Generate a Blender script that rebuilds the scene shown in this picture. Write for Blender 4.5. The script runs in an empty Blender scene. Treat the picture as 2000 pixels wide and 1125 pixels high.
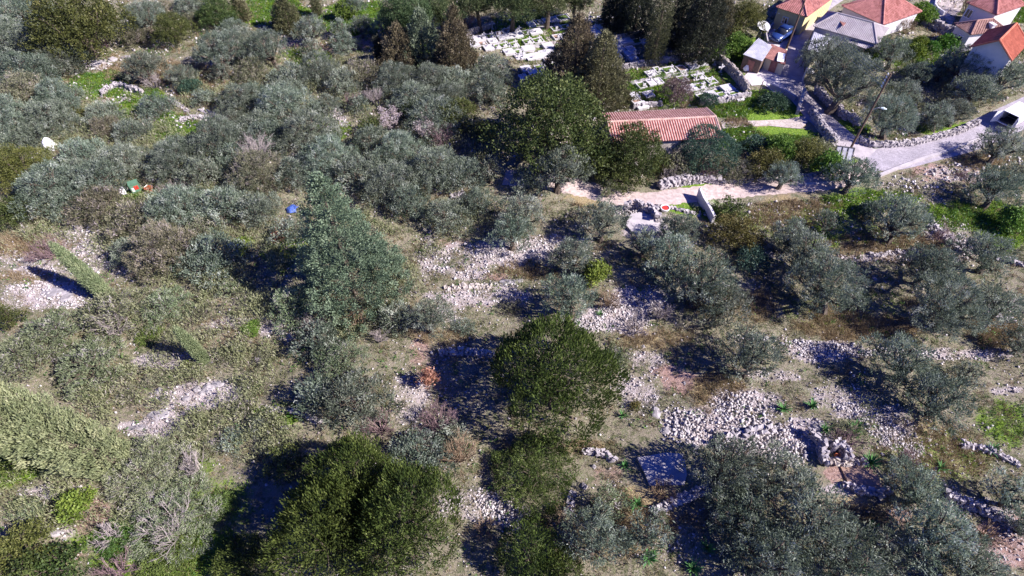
import bpy, math, random
import numpy as np
from mathutils import Vector, Matrix

# ------------------------------------------------------------------ camera, sky, sun, exposure
SC = bpy.context.scene
COL = SC.collection
CAM_H, FPX, PITCH = 35.0, 1111.0, math.radians(49.5)
cam = bpy.data.objects.new('camera', bpy.data.cameras.new('camera'))
COL.objects.link(cam)
cam.location = (0, 0, CAM_H)
cam.rotation_euler = (math.radians(90) - PITCH, 0, 0)
cam.data.sensor_width = 36
cam.data.lens = FPX / 2000 * 36
cam.data.clip_start = 0.5
cam.data.clip_end = 6000
SC.camera = cam

SUN_EL = math.radians(38.5)
SUN_DIR = Vector((1.0, -0.30, 0)).normalized() * math.cos(SUN_EL) + Vector((0, 0, math.sin(SUN_EL)))
world = bpy.data.worlds.new('World')
SC.world = world
world.use_nodes = True
wt = world.node_tree
wt.nodes.clear()
sky = wt.nodes.new('ShaderNodeTexSky')
sky.sky_type = 'NISHITA'
sky.sun_disc = False
sky.sun_elevation = SUN_EL
sky.sun_rotation = math.atan2(SUN_DIR.x, SUN_DIR.y)
sky.ozone_density = 6.0
sky.dust_density = 0.3
bg = wt.nodes.new('ShaderNodeBackground')
bg.inputs['Strength'].default_value = 0.078
wo = wt.nodes.new('ShaderNodeOutputWorld')
hsv = wt.nodes.new('ShaderNodeHueSaturation')
hsv.inputs['Saturation'].default_value = 1.3
hsv.inputs['Hue'].default_value = .535
wt.links.new(sky.outputs[0], hsv.inputs['Color'])
wt.links.new(hsv.outputs[0], bg.inputs[0])
wt.links.new(bg.outputs[0], wo.inputs[0])
sun = bpy.data.objects.new('sun', bpy.data.lights.new('sun', 'SUN'))
COL.objects.link(sun)
sun.data.energy = 5.0
sun.data.angle = math.radians(0.5)
sun.data.color = (1.0, 0.92, 0.89)
sun.rotation_euler = SUN_DIR.to_track_quat('Z', 'Y').to_euler()
SC.view_settings.view_transform = 'Standard'
SC.view_settings.look = 'None'
SC.view_settings.gamma = 1
SC.view_settings.exposure = 1.2
SC.cycles.max_bounces = 4
SC.cycles.diffuse_bounces = 2
SC.cycles.transmission_bounces = 2
SC.cycles.transparent_max_bounces = 4

R = random.Random(7)
NR = np.random.default_rng(11)

# ------------------------------------------------------------------ terrain height, and where a spot seen from the air lies
def hgt(x, y):
    return (0.22 * np.sin(.21 * x + .13 * y + 1) + .18 * np.sin(-.17 * x + .31 * y)
            + .10 * np.sin(.5 * x - .35 * y + 2))

def ray(u, v, z):
    a = (u - 1000) / FPX
    b = (562.5 - v) / FPX
    dy = math.cos(PITCH) + b * math.sin(PITCH)
    dz = -math.sin(PITCH) + b * math.cos(PITCH)
    t = (z - CAM_H) / dz
    return Vector((a * t, dy * t, z))

def at(u, v, z=0.0):
    g = 0.0
    for _ in range(4):
        p = ray(u, v, g + z)
        g = float(hgt(p.x, p.y))
    return Vector((p.x, p.y, g + z))

def depth(p):
    return p.y * math.cos(PITCH) + (CAM_H - p.z) * math.sin(PITCH)

def toimg(p):
    d = depth(p)
    return (1000 + FPX * p.x / d, 562.5 - FPX * (p.y * math.sin(PITCH) - (CAM_H - p.z) * math.cos(PITCH)) / d)

# ------------------------------------------------------------------ materials
def newmat(name):
    m = bpy.data.materials.new(name)
    m.use_nodes = True
    nt = m.node_tree
    nt.nodes.clear()
    out = nt.nodes.new('ShaderNodeOutputMaterial')
    return m, nt, out

def N(nt, t, **kw):
    n = nt.nodes.new(t)
    for k, v in kw.items():
        if k in n.inputs:
            n.inputs[k].default_value = v
        else:
            setattr(n, k, v)
    return n

def c4(c):
    return (c[0], c[1], c[2], 1)

def plain(name, col, rough=.8, var=.25, scale=3.0, bump=.15, metal=0, spec=.3, fine=True):
    m, nt, out = newmat(name)
    L = nt.links
    p = N(nt, 'ShaderNodeBsdfPrincipled', Roughness=rough, Metallic=metal)
    p.inputs['Specular IOR Level'].default_value = spec
    tc = N(nt, 'ShaderNodeTexCoord')
    n1 = N(nt, 'ShaderNodeTexNoise', Scale=scale, Detail=6.0, Roughness=.65)
    L.new(tc.outputs['Object'], n1.inputs['Vector'])
    cr = N(nt, 'ShaderNodeValToRGB')
    cr.color_ramp.elements[0].position = .3
    cr.color_ramp.elements[1].position = .72
    cr.color_ramp.elements[0].color = c4([max(0, x * (1 - var)) for x in col])
    cr.color_ramp.elements[1].color = c4([min(.95, x * (1 + var)) for x in col])
    L.new(n1.outputs[0], cr.inputs[0])
    L.new(cr.outputs[0], p.inputs['Base Color'])
    if bump:
        n2 = N(nt, 'ShaderNodeTexNoise', Scale=scale * 6, Detail=4.0)
        L.new(tc.outputs['Object'], n2.inputs['Vector'])
        b = N(nt, 'ShaderNodeBump', Strength=bump, Distance=.05)
        L.new(n2.outputs[0], b.inputs['Height'])
        L.new(b.outputs[0], p.inputs['Normal'])
    L.new(p.outputs[0], out.inputs[0])
    return m

def leafmat(name, stops, transl=.3, rough=.55, hv=.035, vv=.46):
    """tint attribute (one value per leaf) -> colour ramp; every plant also shifts a little in hue and value"""
    m, nt, out = newmat(name)
    L = nt.links
    at_ = N(nt, 'ShaderNodeAttribute', attribute_name='tint')
    cr = N(nt, 'ShaderNodeValToRGB')
    els = cr.color_ramp.elements
    while len(els) < len(stops):
        els.new(.5)
    for e, (pos, c) in zip(els, stops):
        e.position = pos
        e.color = c4(c)
    L.new(at_.outputs['Fac'], cr.inputs[0])
    oi = N(nt, 'ShaderNodeObjectInfo')
    mh = N(nt, 'ShaderNodeMapRange')
    mh.inputs['To Min'].default_value = .5 - hv
    mh.inputs['To Max'].default_value = .5 + hv
    L.new(oi.outputs['Random'], mh.inputs[0])
    ml = N(nt, 'ShaderNodeMath', operation='MULTIPLY')
    ml.inputs[1].default_value = 7.31
    fr = N(nt, 'ShaderNodeMath', operation='FRACT')
    L.new(oi.outputs['Random'], ml.inputs[0])
    L.new(ml.outputs[0], fr.inputs[0])
    mv = N(nt, 'ShaderNodeMapRange')
    mv.inputs['To Min'].default_value = 1 - vv / 2
    mv.inputs['To Max'].default_value = 1 + vv / 2
    L.new(fr.outputs[0], mv.inputs[0])
    hs = N(nt, 'ShaderNodeHueSaturation')
    L.new(mh.outputs[0], hs.inputs['Hue'])
    L.new(mv.outputs[0], hs.inputs['Value'])
    L.new(cr.outputs[0], hs.inputs['Color'])
    p = N(nt, 'ShaderNodeBsdfPrincipled', Roughness=rough)
    p.inputs['Specular IOR Level'].default_value = .25
    L.new(hs.outputs[0], p.inputs['Base Color'])
    t = N(nt, 'ShaderNodeBsdfTranslucent')
    L.new(hs.outputs[0], t.inputs['Color'])
    mx = N(nt, 'ShaderNodeMixShader')
    mx.inputs[0].default_value = transl
    L.new(p.outputs[0], mx.inputs[1])
    L.new(t.outputs[0], mx.inputs[2])
    L.new(mx.outputs[0], out.inputs[0])
    return m

M = {}
M['olive'] = leafmat('olive_leaves', [(0, (.06, .082, .052)), (.4, (.135, .17, .12)), (.75, (.24, .28, .215)), (1, (.40, .43, .37))])
M['olive_warm'] = leafmat('weathered_olive_leaves', [(0, (.08, .088, .045)), (.5, (.185, .19, .115)), (.85, (.32, .3, .2)), (1, (.36, .31, .31))])
M['olive_pale'] = leafmat('pale_olive_leaves', [(0, (.10, .13, .06)), (.5, (.21, .245, .135)), (.85, (.3, .33, .2)), (1, (.38, .34, .34))])
M['oak'] = leafmat('evergreen_oak_leaves', [(0, (.03, .045, .014)), (.5, (.07, .095, .026)), (.85, (.125, .15, .042)), (1, (.2, .22, .08))], vv=.25)
M['oak_bright'] = leafmat('broad_bush_leaves', [(0, (.025, .042, .012)), (.45, (.065, .095, .022)), (.8, (.125, .165, .04)), (1, (.22, .26, .09))], vv=.15, hv=.01)
M['oak_yellow'] = leafmat('yellowish_oak_leaves', [(0, (.06, .065, .015)), (.5, (.12, .12, .03)), (1, (.2, .18, .06))], vv=.2)
M['cypress'] = leafmat('brown_cypress_leaves', [(0, (.05, .05, .027)), (.5, (.135, .122, .066)), (1, (.27, .24, .145))], transl=.15, vv=.25)
M['cypress_green'] = leafmat('green_cypress_leaves', [(0, (.04, .05, .024)), (.5, (.095, .11, .052)), (1, (.18, .19, .1))], transl=.15, vv=.2)
M['cypress_dark'] = leafmat('dark_cypress_leaves', [(0, (.02, .027, .017)), (.5, (.045, .055, .035)), (1, (.1, .1, .075))], transl=.15, vv=.2)
M['fir'] = leafmat('grey_green_conifer_leaves', [(0, (.05, .08, .05)), (.5, (.125, .17, .105)), (1, (.29, .35, .23))], transl=.2, vv=.1)
M['feather'] = leafmat('pale_feathery_leaves', [(0, (.11, .15, .07)), (.5, (.215, .265, .135)), (1, (.33, .36, .2))], transl=.3, vv=.1)
M['pine'] = leafmat('pine_needles', [(0, (.03, .05, .02)), (.5, (.08, .115, .045)), (1, (.17, .2, .09))], transl=.2, vv=.2)
M['mastic'] = leafmat('blue_green_leaves', [(0, (.025, .06, .04)), (.5, (.055, .105, .07)), (1, (.1, .16, .11))], vv=.2)
M['citrus'] = leafmat('bright_green_leaves', [(0, (.04, .09, .012)), (.5, (.09, .17, .02)), (1, (.2, .29, .04))], vv=.2)
M['lime'] = leafmat('lime_green_leaves', [(0, (.07, .13, .02)), (.5, (.13, .21, .035)), (1, (.24, .32, .07))], vv=.2)
M['ivy'] = leafmat('ivy_leaves', [(0, (.045, .085, .02)), (.5, (.1, .17, .04)), (1, (.2, .29, .08))], vv=.2)
M['orange_leaf'] = leafmat('orange_leaves', [(0, (.25, .11, .07)), (.5, (.38, .2, .13)), (1, (.5, .3, .22))], vv=.1)
M['blossom'] = leafmat('pale_blossom', [(0, (.35, .28, .28)), (.6, (.5, .42, .43)), (1, (.6, .55, .55))], vv=.1)
M['scrub'] = leafmat('sage_scrub_leaves', [(0, (.11, .145, .07)), (.45, (.22, .265, .135)), (.8, (.32, .355, .21)), (1, (.38, .34, .33))], vv=.05)
M['heather'] = leafmat('purple_brown_scrub', [(0, (.11, .08, .07)), (.6, (.2, .15, .14)), (1, (.3, .25, .24))], vv=.2)
M['bark'] = plain('olive_bark', (.10, .078, .06), var=.5, scale=5, bump=.5)
M['greytwig'] = plain('grey_twigs', (.3, .26, .25), var=.25, scale=3, bump=0)
M['purpletwig'] = plain('purple_twigs', (.2, .135, .14), var=.35, scale=3, bump=0)
M['browntwig'] = plain('brown_twigs', (.24, .17, .11), var=.3, scale=3, bump=0)
M['stone'] = plain('limestone', (.36, .33, .335), var=.3, scale=2.2, bump=.4)
M['stonewarm'] = plain('weathered_limestone', (.42, .37, .33), var=.35, scale=3, bump=.5)
M['slabrock'] = plain('grey_rock', (.29, .27, .275), var=.4, scale=2, bump=.5)
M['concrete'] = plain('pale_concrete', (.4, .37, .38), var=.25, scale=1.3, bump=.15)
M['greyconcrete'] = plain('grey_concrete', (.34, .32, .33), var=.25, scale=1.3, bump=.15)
M['marble'] = plain('white_marble', (.52, .505, .52), rough=.5, var=.22, scale=2, bump=.05)
M['greymarble'] = plain('grey_marble', (.5, .48, .5), rough=.4, var=.2, scale=4, bump=.05)
M['gravesoil'] = plain('grave_soil', (.3, .2, .15), var=.35, scale=6, bump=.4)
M['gravegravel'] = plain('white_grave_chips', (.62, .58, .58), var=.3, scale=14, bump=.4)
M['gravegrass'] = plain('grave_grass', (.11, .17, .035), var=.5, scale=7, bump=.5)
M['whitewall'] = plain('whitewashed_plaster', (.6, .58, .6), var=.07, scale=1.2, bump=.08)
M['yellowwall'] = plain('yellow_plaster', (.55, .48, .25), var=.1, scale=1.2, bump=.08)
M['creamwall'] = plain('cream_plaster', (.62, .56, .38), var=.1, scale=1.2, bump=.08)
M['greywall'] = plain('grey_render', (.4, .38, .42), var=.15, scale=1.5, bump=.15)
M['glass'] = plain('window_glass', (.03, .035, .045), rough=.1, var=.1, bump=0, spec=.6)
M['wood'] = plain('brown_wood', (.13, .09, .075), var=.3, scale=5, bump=.2)
M['pole'] = plain('creosoted_timber', (.13, .085, .065), var=.3, scale=5, bump=.2)
M['white'] = plain('white_paint', (.8, .8, .82), rough=.35, var=.04, scale=2, bump=0, spec=.5)
M['blue'] = plain('dark_blue_paint', (.02, .045, .16), rough=.25, var=.1, scale=2, bump=0, spec=.6)
M['bluebright'] = plain('blue_plastic', (.05, .1, .34), rough=.5, var=.15, scale=4, bump=.1)
M['black'] = plain('black_rubber', (.02, .02, .022), rough=.7, var=.2, bump=0)
M['dark'] = plain('dark_metal', (.06, .06, .065), rough=.5, var=.2, bump=0)
M['steel'] = plain('grey_steel', (.4, .41, .43), rough=.4, var=.15, bump=0, metal=.4)
M['red'] = plain('red_paint', (.5, .04, .03), rough=.5, var=.2, bump=0)
M['orange'] = plain('orange_plastic', (.38, .1, .04), rough=.5, var=.2, bump=0)
M['greenpaint'] = plain('green_paint', (.1, .2, .13), rough=.6, var=.2, bump=0)
M['yellowpaint'] = plain('yellow_paint', (.75, .52, .04), rough=.6, var=.1, bump=0)
M['rust'] = plain('rusty_sheet', (.28, .13, .11), var=.45, scale=2, bump=.2)
M['tinsheet'] = plain('worn_tin_sheet', (.42, .42, .47), rough=.5, var=.3, scale=1.5, bump=.15)
M['tarp'] = plain('white_plastic_sheet', (.82, .82, .86), rough=.4, var=.06, scale=3, bump=.4)
M['wire'] = plain('power_cable', (.25, .25, .27), rough=.5, var=.05, bump=0)
M['lampglass'] = plain('lamp_cover', (.55, .65, .65), rough=.3, var=.05, bump=0)

def tilemat(name, a, b, scale=1.0):
    m, nt, out = newmat(name)
    L = nt.links
    p = N(nt, 'ShaderNodeBsdfPrincipled', Roughness=.85)
    p.inputs['Specular IOR Level'].default_value = .2
    tc = N(nt, 'ShaderNodeTexCoord')
    v = N(nt, 'ShaderNodeTexVoronoi', Scale=3.2 * scale)
    n = N(nt, 'ShaderNodeTexNoise', Scale=1.1, Detail=8.0, Roughness=.8)
    L.new(tc.outputs['Object'], v.inputs['Vector'])
    L.new(tc.outputs['Object'], n.inputs['Vector'])
    s = N(nt, 'ShaderNodeSeparateColor')
    L.new(v.outputs['Color'], s.inputs[0])
    mm = N(nt, 'ShaderNodeMath', operation='MULTIPLY_ADD')
    L.new(s.outputs[0], mm.inputs[0])
    mm.inputs[1].default_value = .35
    ad = N(nt, 'ShaderNodeMath', operation='MULTIPLY')
    ad.inputs[1].default_value = .95
    L.new(n.outputs[0], ad.inputs[0])
    L.new(ad.outputs[0], mm.inputs[2])
    cr = N(nt, 'ShaderNodeValToRGB')
    cr.color_ramp.elements[0].position = .25
    cr.color_ramp.elements[1].position = .85
    cr.color_ramp.elements[0].color = c4(a)
    cr.color_ramp.elements[1].color = c4(b)
    L.new(mm.outputs[0], cr.inputs[0])
    L.new(cr.outputs[0], p.inputs['Base Color'])
    L.new(p.outputs[0], out.inputs[0])
    return m
M['tile_pink'] = tilemat('pink_terracotta_tiles', (.27, .14, .11), (.58, .41, .35))
M['tile_pan'] = tilemat('dark_terracotta_pans', (.16, .035, .03), (.3, .08, .07))
M['tile_red'] = tilemat('red_terracotta_tiles', (.24, .075, .06), (.56, .26, .22))
M['tile_orange'] = tilemat('orange_terracotta_tiles', (.32, .085, .055), (.56, .19, .12))
M['tile_brown'] = tilemat('old_brown_tiles', (.17, .085, .07), (.40, .24, .2), 1.5)
M['sheet_grey'] = tilemat('corrugated_cement_sheet', (.27, .24, .245), (.44, .40, .41), .5)

def paving(name, ca, cb, joint, scale, rand=1.0):
    m, nt, out = newmat(name)
    L = nt.links
    p = N(nt, 'ShaderNodeBsdfPrincipled', Roughness=.85)
    tc = N(nt, 'ShaderNodeTexCoord')
    v = N(nt, 'ShaderNodeTexVoronoi', Scale=scale, feature='DISTANCE_TO_EDGE')
    v2 = N(nt, 'ShaderNodeTexVoronoi', Scale=scale)
    n = N(nt, 'ShaderNodeTexNoise', Scale=.5, Detail=7.0, Roughness=.7)
    for q in (v, v2, n):
        L.new(tc.outputs['Object'], q.inputs['Vector'])
    s = N(nt, 'ShaderNodeSeparateColor')
    L.new(v2.outputs['Color'], s.inputs[0])
    mixf = N(nt, 'ShaderNodeMath', operation='MULTIPLY_ADD')
    L.new(s.outputs[0], mixf.inputs[0])
    mixf.inputs[1].default_value = .4 * rand
    L.new(n.outputs[0], mixf.inputs[2])
    cr = N(nt, 'ShaderNodeValToRGB')
    cr.color_ramp.elements[0].position = .4
    cr.color_ramp.elements[1].position = .95
    cr.color_ramp.elements[0].color = c4(ca)
    cr.color_ramp.elements[1].color = c4(cb)
    L.new(mixf.outputs[0], cr.inputs[0])
    st = N(nt, 'ShaderNodeMapRange')
    st.inputs['From Max'].default_value = .06
    L.new(v.outputs['Distance'], st.inputs[0])
    mx = N(nt, 'ShaderNodeMixRGB')
    L.new(st.outputs[0], mx.inputs[0])
    mx.inputs[1].default_value = c4(joint)
    L.new(cr.outputs[0], mx.inputs[2])
    L.new(mx.outputs[0], p.inputs['Base Color'])
    b = N(nt, 'ShaderNodeBump', Strength=.3, Distance=.03)
    L.new(st.outputs[0], b.inputs['Height'])
    L.new(b.outputs[0], p.inputs['Normal'])
    L.new(p.outputs[0], out.inputs[0])
    return m
M['cobble'] = paving('grey_stone_setts', (.25, .23, .26), (.37, .34, .38), (.17, .15, .17), 4.5)
M['flag'] = paving('pinkish_flagstones', (.36, .31, .29), (.46, .40, .37), (.24, .2, .16), 2.2)
M['lane'] = plain('lane_concrete', (.36, .325, .34), var=.3, scale=1.1, bump=.15)
M['yard'] = plain('bleached_concrete', (.55, .51, .51), var=.12, scale=.8, bump=.1)
M['dirt'] = plain('pale_pink_gravel', (.46, .375, .345), var=.33, scale=2.8, bump=.6)

# ------------------------------------------------------------------ mesh helpers
class MB:
    """collects shapes for ONE mesh"""
    def __init__(s):
        s.v, s.f, s.mi = [], [], []
    def add(s, vs, fs, mi=0):
        o = len(s.v)
        s.v += [tuple(a) for a in vs]
        for f in fs:
            s.f.append([i + o for i in f])
            s.mi.append(mi)
    def box(s, c, size, rz=0, mi=0, jit=0, top=1.0, rot=None):
        x, y, z = size[0] / 2, size[1] / 2, size[2] / 2
        vs = []
        for dz in (-1, 1):
            k = top if dz > 0 else 1
            for dx, dy in ((-1, -1), (1, -1), (1, 1), (-1, 1)):
                p = Vector((dx * x * k, dy * y * k, dz * z))
                if jit:
                    p += Vector((R.uniform(-jit, jit), R.uniform(-jit, jit), R.uniform(-jit, jit)))
                if rot is not None:
                    p = rot @ p
                p = Matrix.Rotation(rz, 3, 'Z') @ p + Vector(c)
                vs.append(p)
        s.add(vs, [(3, 2, 1, 0), (4, 5, 6, 7), (0, 1, 5, 4), (1, 2, 6, 5), (2, 3, 7, 6), (3, 0, 4, 7)], mi)
    def poly(s, pts, mi=0):
        s.add(pts, [tuple(range(len(pts)))], mi)
    def tube(s, pts, rads, n=6, mi=0, cap=True):
        pts = [Vector(p) for p in pts]
        vs, fs = [], []
        for i, p in enumerate(pts):
            d = (pts[min(i + 1, len(pts) - 1)] - pts[max(i - 1, 0)]).normalized()
            a = d.cross(Vector((0, 0, 1)))
            if a.length < .05:
                a = d.cross(Vector((1, 0, 0)))
            a.normalize()
            b = d.cross(a)
            for k in range(n):
                t = 2 * math.pi * k / n
                vs.append(p + (a * math.cos(t) + b * math.sin(t)) * rads[i])
        for i in range(len(pts) - 1):
            for k in range(n):
                k2 = (k + 1) % n
                fs.append((i * n + k, i * n + k2, (i + 1) * n + k2, (i + 1) * n + k))
        if cap:
            fs.append(tuple(range(n - 1, -1, -1)))
            fs.append(tuple((len(pts) - 1) * n + k for k in range(n)))
        s.add(vs, fs, mi)
    def build(s, name, mats, parent=None, smooth=False, loc=None):
        me = bpy.data.meshes.new(name)
        me.from_pydata(s.v, [], s.f)
        if not isinstance(mats, (list, tuple)):
            mats = [mats]
        for m in mats:
            me.materials.append(m)
        me.polygons.foreach_set('material_index', s.mi)
        if smooth:
            me.polygons.foreach_set('use_smooth', [True] * len(me.polygons))
        me.update()
        return link(name, me, parent, loc)

def link(name, me, parent=None, loc=None):
    o = bpy.data.objects.new(name, me)
    COL.objects.link(o)
    if parent is not None:
        o.parent = parent
    if loc is not None:
        o.location = loc
    return o

def empty(name, loc, rz=0.0):
    o = bpy.data.objects.new(name, None)
    o.empty_display_size = .3
    COL.objects.link(o)
    o.location = loc
    o.rotation_euler = (0, 0, rz)
    return o

def tag(o, label=None, cat=None, group=None, kind=None):
    if label: o['label'] = label
    if cat: o['category'] = cat
    if group: o['group'] = group
    if kind: o['kind'] = kind
    return o

def npmesh(name, V, F, mat, tint=None, smooth=False):
    """V (n,3), F (m,k) with one face size"""
    me = bpy.data.meshes.new(name)
    V = np.ascontiguousarray(V, dtype=np.float32)
    F = np.ascontiguousarray(F, dtype=np.int32)
    k = F.shape[1]
    me.vertices.add(len(V))
    me.vertices.foreach_set('co', V.ravel())
    me.loops.add(F.size)
    me.loops.foreach_set('vertex_index', F.ravel())
    me.polygons.add(len(F))
    me.polygons.foreach_set('loop_start', np.arange(0, F.size, k, dtype=np.int32))
    me.polygons.foreach_set('loop_total', np.full(len(F), k, dtype=np.int32))
    if smooth:
        me.polygons.foreach_set('use_smooth', np.ones(len(F), dtype=bool))
    if tint is not None:
        a = me.attributes.new('tint', 'FLOAT', 'POINT')
        a.data.foreach_set('value', np.ascontiguousarray(tint, dtype=np.float32))
    me.materials.append(mat)
    me.update(calc_edges=True)
    return me

def unit(a):
    return a / (np.linalg.norm(a, axis=1, keepdims=True) + 1e-9)

def leaves(P, A, length, width, tint):
    """rhombic leaves: centres P, long axes A (n,3), one quad each"""
    n = len(P)
    A = unit(A)
    B = unit(np.cross(A, NR.normal(size=(n, 3))))
    l = (length * NR.uniform(.7, 1.3, n))[:, None] / 2
    w = (width * NR.uniform(.7, 1.3, n))[:, None] / 2
    V = np.stack([P - A * l, P + B * w + A * l * .15, P + A * l, P - B * w + A * l * .15], 1).reshape(-1, 3)
    F = np.arange(4 * n).reshape(n, 4)
    return V, F, np.repeat(np.clip(tint, 0, 1), 4)
# ------------------------------------------------------------------ crowns: thousands of leaf-sized faces gathered in sprays over many lobes
def thin(P, D, gap):
    """keeps spray centres at least gap apart, so that dark gaps stay between them"""
    cell, keep = {}, []
    g = gap if np.ndim(gap) else np.full(len(P), gap)
    for i in NR.permutation(len(P)):
        p = P[i]
        k = tuple((p // .6).astype(int))
        ok = True
        for dx in (-1, 0, 1):
            for dy in (-1, 0, 1):
                for dz in (-1, 0, 1):
                    for j in cell.get((k[0] + dx, k[1] + dy, k[2] + dz), ()):
                        q = P[j] - p
                        if q[0] * q[0] + q[1] * q[1] + q[2] * q[2] < g[i] * g[i]:
                            ok = False
                            break
        if ok:
            cell.setdefault(k, []).append(i)
            keep.append(i)
    return P[keep], D[keep]

def crown_pts(lobes, dens, hole=.0, seed=0, low=-.6, shell=(.78, 1.06), gap=0):
    """spray centres and outward directions on the visible shell of a set of (centre, radii) lobes"""
    Cs, Ds = [], []
    LC = np.array([l[0] for l in lobes], float)
    LR = np.array([l[1] for l in lobes], float)
    ph = NR.uniform(0, 6.28, 6)
    for i in range(len(lobes)):
        r = LR[i]
        n = int(4 * math.pi * (r.prod() ** (2 / 3)) * dens) + 3
        d = unit(NR.normal(size=(n, 3)))
        d = d[d[:, 2] > low]
        p = LC[i] + d * r * NR.uniform(shell[0], shell[1], (len(d), 1))
        ok = np.ones(len(p), bool)
        for j in range(len(lobes)):
            if j != i:
                q = (p - LC[j]) / LR[j]
                ok &= (q ** 2).sum(1) > .62
        if hole > 0:
            k = 2.2
            nz = (np.sin(k * p[:, 0] + ph[0]) * np.sin(k * 1.1 * p[:, 1] + ph[1]) + np.sin(k * .9 * p[:, 2] + ph[2] + p[:, 0])
                  + .6 * np.sin(4.3 * p[:, 0] + ph[3]) * np.sin(4.1 * p[:, 1] + ph[4])) / 2.6 * .5 + .5
            ok &= (nz > hole) | (NR.random(len(p)) < .25)
        ok &= p[:, 2] > .1
        Cs.append(p[ok])
        Ds.append(d[ok])
    if gap:
        return thin(np.concatenate(Cs), np.concatenate(Ds), gap)
    return np.concatenate(Cs), np.concatenate(Ds)

def spray(Cp, D, nl, spread, L, W, out=1.0, up=.5, rnd=.8, fill=0.0, center=None, tv=.2, tl=.13, twig=0.0):
    n = len(Cp)
    base_t = NR.normal(.47, tv, n)
    P = np.repeat(Cp, nl, 0) + NR.normal(size=(n * nl, 3)) * spread
    A = np.repeat(D, nl, 0) * out + np.array([0, 0, up]) + NR.normal(size=(n * nl, 3)) * rnd
    T = np.repeat(base_t, nl) + NR.normal(0, tl, n * nl)
    if fill > 0:
        k = int(n * nl * fill)
        idx = NR.integers(0, n, k)
        c = Cp.mean(0) if center is None else np.array(center)
        f = NR.uniform(.35, .9, (k, 1))
        P = np.concatenate([P, c + (Cp[idx] - c) * f + NR.normal(size=(k, 3)) * spread])
        A = np.concatenate([A, D[idx] + NR.normal(size=(k, 3))])
        T = np.concatenate([T, NR.normal(.4, .15, k)])
    V, F, T = leaves(P, A, L, W, T)
    if twig > 0:
        k = int(n * nl * twig)
        i = NR.integers(0, n, k)
        V2, F2, T2 = leaves(Cp[i] + NR.normal(size=(k, 3)) * spread, D[i] + NR.normal(size=(k, 3)) * .4 + np.array([0, 0, .3]), L * 2.6, .022, np.ones(k))
        F2 = F2 + len(V)
        V, F, T = np.concatenate([V, V2]), np.concatenate([F, F2]), np.concatenate([T, T2])
    return V, F, T

def dome_lobes(r, n, h, lr=(.34, .5), z0=.45, flat=.85, spread=.68):
    out = []
    for i in range(n):
        a = 2.4 * i + R.uniform(-.4, .4)
        q = math.sqrt((i + .5) / n) * spread
        rr = r * R.uniform(*lr)
        z = h * (z0 + (1 - z0) * (1 - (q / spread) ** 1.7) * R.uniform(.75, 1.0))
        out.append(((r * q * math.cos(a), r * q * math.sin(a), z), (rr * R.uniform(.9, 1.15), rr * R.uniform(.9, 1.15), rr * flat)))
    return out

def limbs(mb, r, lobes, trunk_r, fork, n=7, lean=0):
    """a tapered trunk that forks into limbs reaching into the lobes"""
    b0 = Vector((0, 0, -.3))
    f = Vector((R.uniform(-.15, .15) * r + lean, R.uniform(-.1, .1) * r, fork))
    mid = (b0 + f) / 2 + Vector((R.uniform(-.1, .1), R.uniform(-.1, .1), 0))
    mb.tube([b0, mid, f], [trunk_r * 1.5, trunk_r * 1.05, trunk_r * .9], 7)
    pick = sorted(lobes, key=lambda l: R.random())[:n]
    for c, rr in pick:
        c = Vector(c)
        m1 = f.lerp(c, .5) + Vector((R.uniform(-.12, .12) * r, R.uniform(-.12, .12) * r, -.06 * r))
        mb.tube([f - Vector((0, 0, .1)), m1, c], [trunk_r * .62, trunk_r * .4, trunk_r * .15], 5)
        for _ in range(3):
            e = c + Vector((R.gauss(0, 1), R.gauss(0, 1), R.uniform(.1, 1))).normalized() * rr[0] * .9
            mb.tube([m1.lerp(c, R.uniform(.3, .9)), (c + e) / 2, e], [trunk_r * .2, trunk_r * .12, trunk_r * .05], 4)

PROTO = {}
NOM = (1.3, 2.2, 3.4)
def proto(kind, r):
    """one of a few shared shapes of this kind, of the size closest to r; returns (crown mesh, trunk mesh, scale)"""
    if kind in ('cyp', 'cypg', 'cypd', 'slim', 'fir', 'feather'):
        return None
    k = min(range(3), key=lambda i: abs(math.log(r / NOM[i])))
    vs = R.randrange(3 if kind in ('olive', 'maquis') else 2)
    key = (kind, k, vs)
    if key not in PROTO:
        PROTO[key] = make_proto(kind, NOM[k])
    c, t = PROTO[key]
    return c, t, r / NOM[k]

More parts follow.
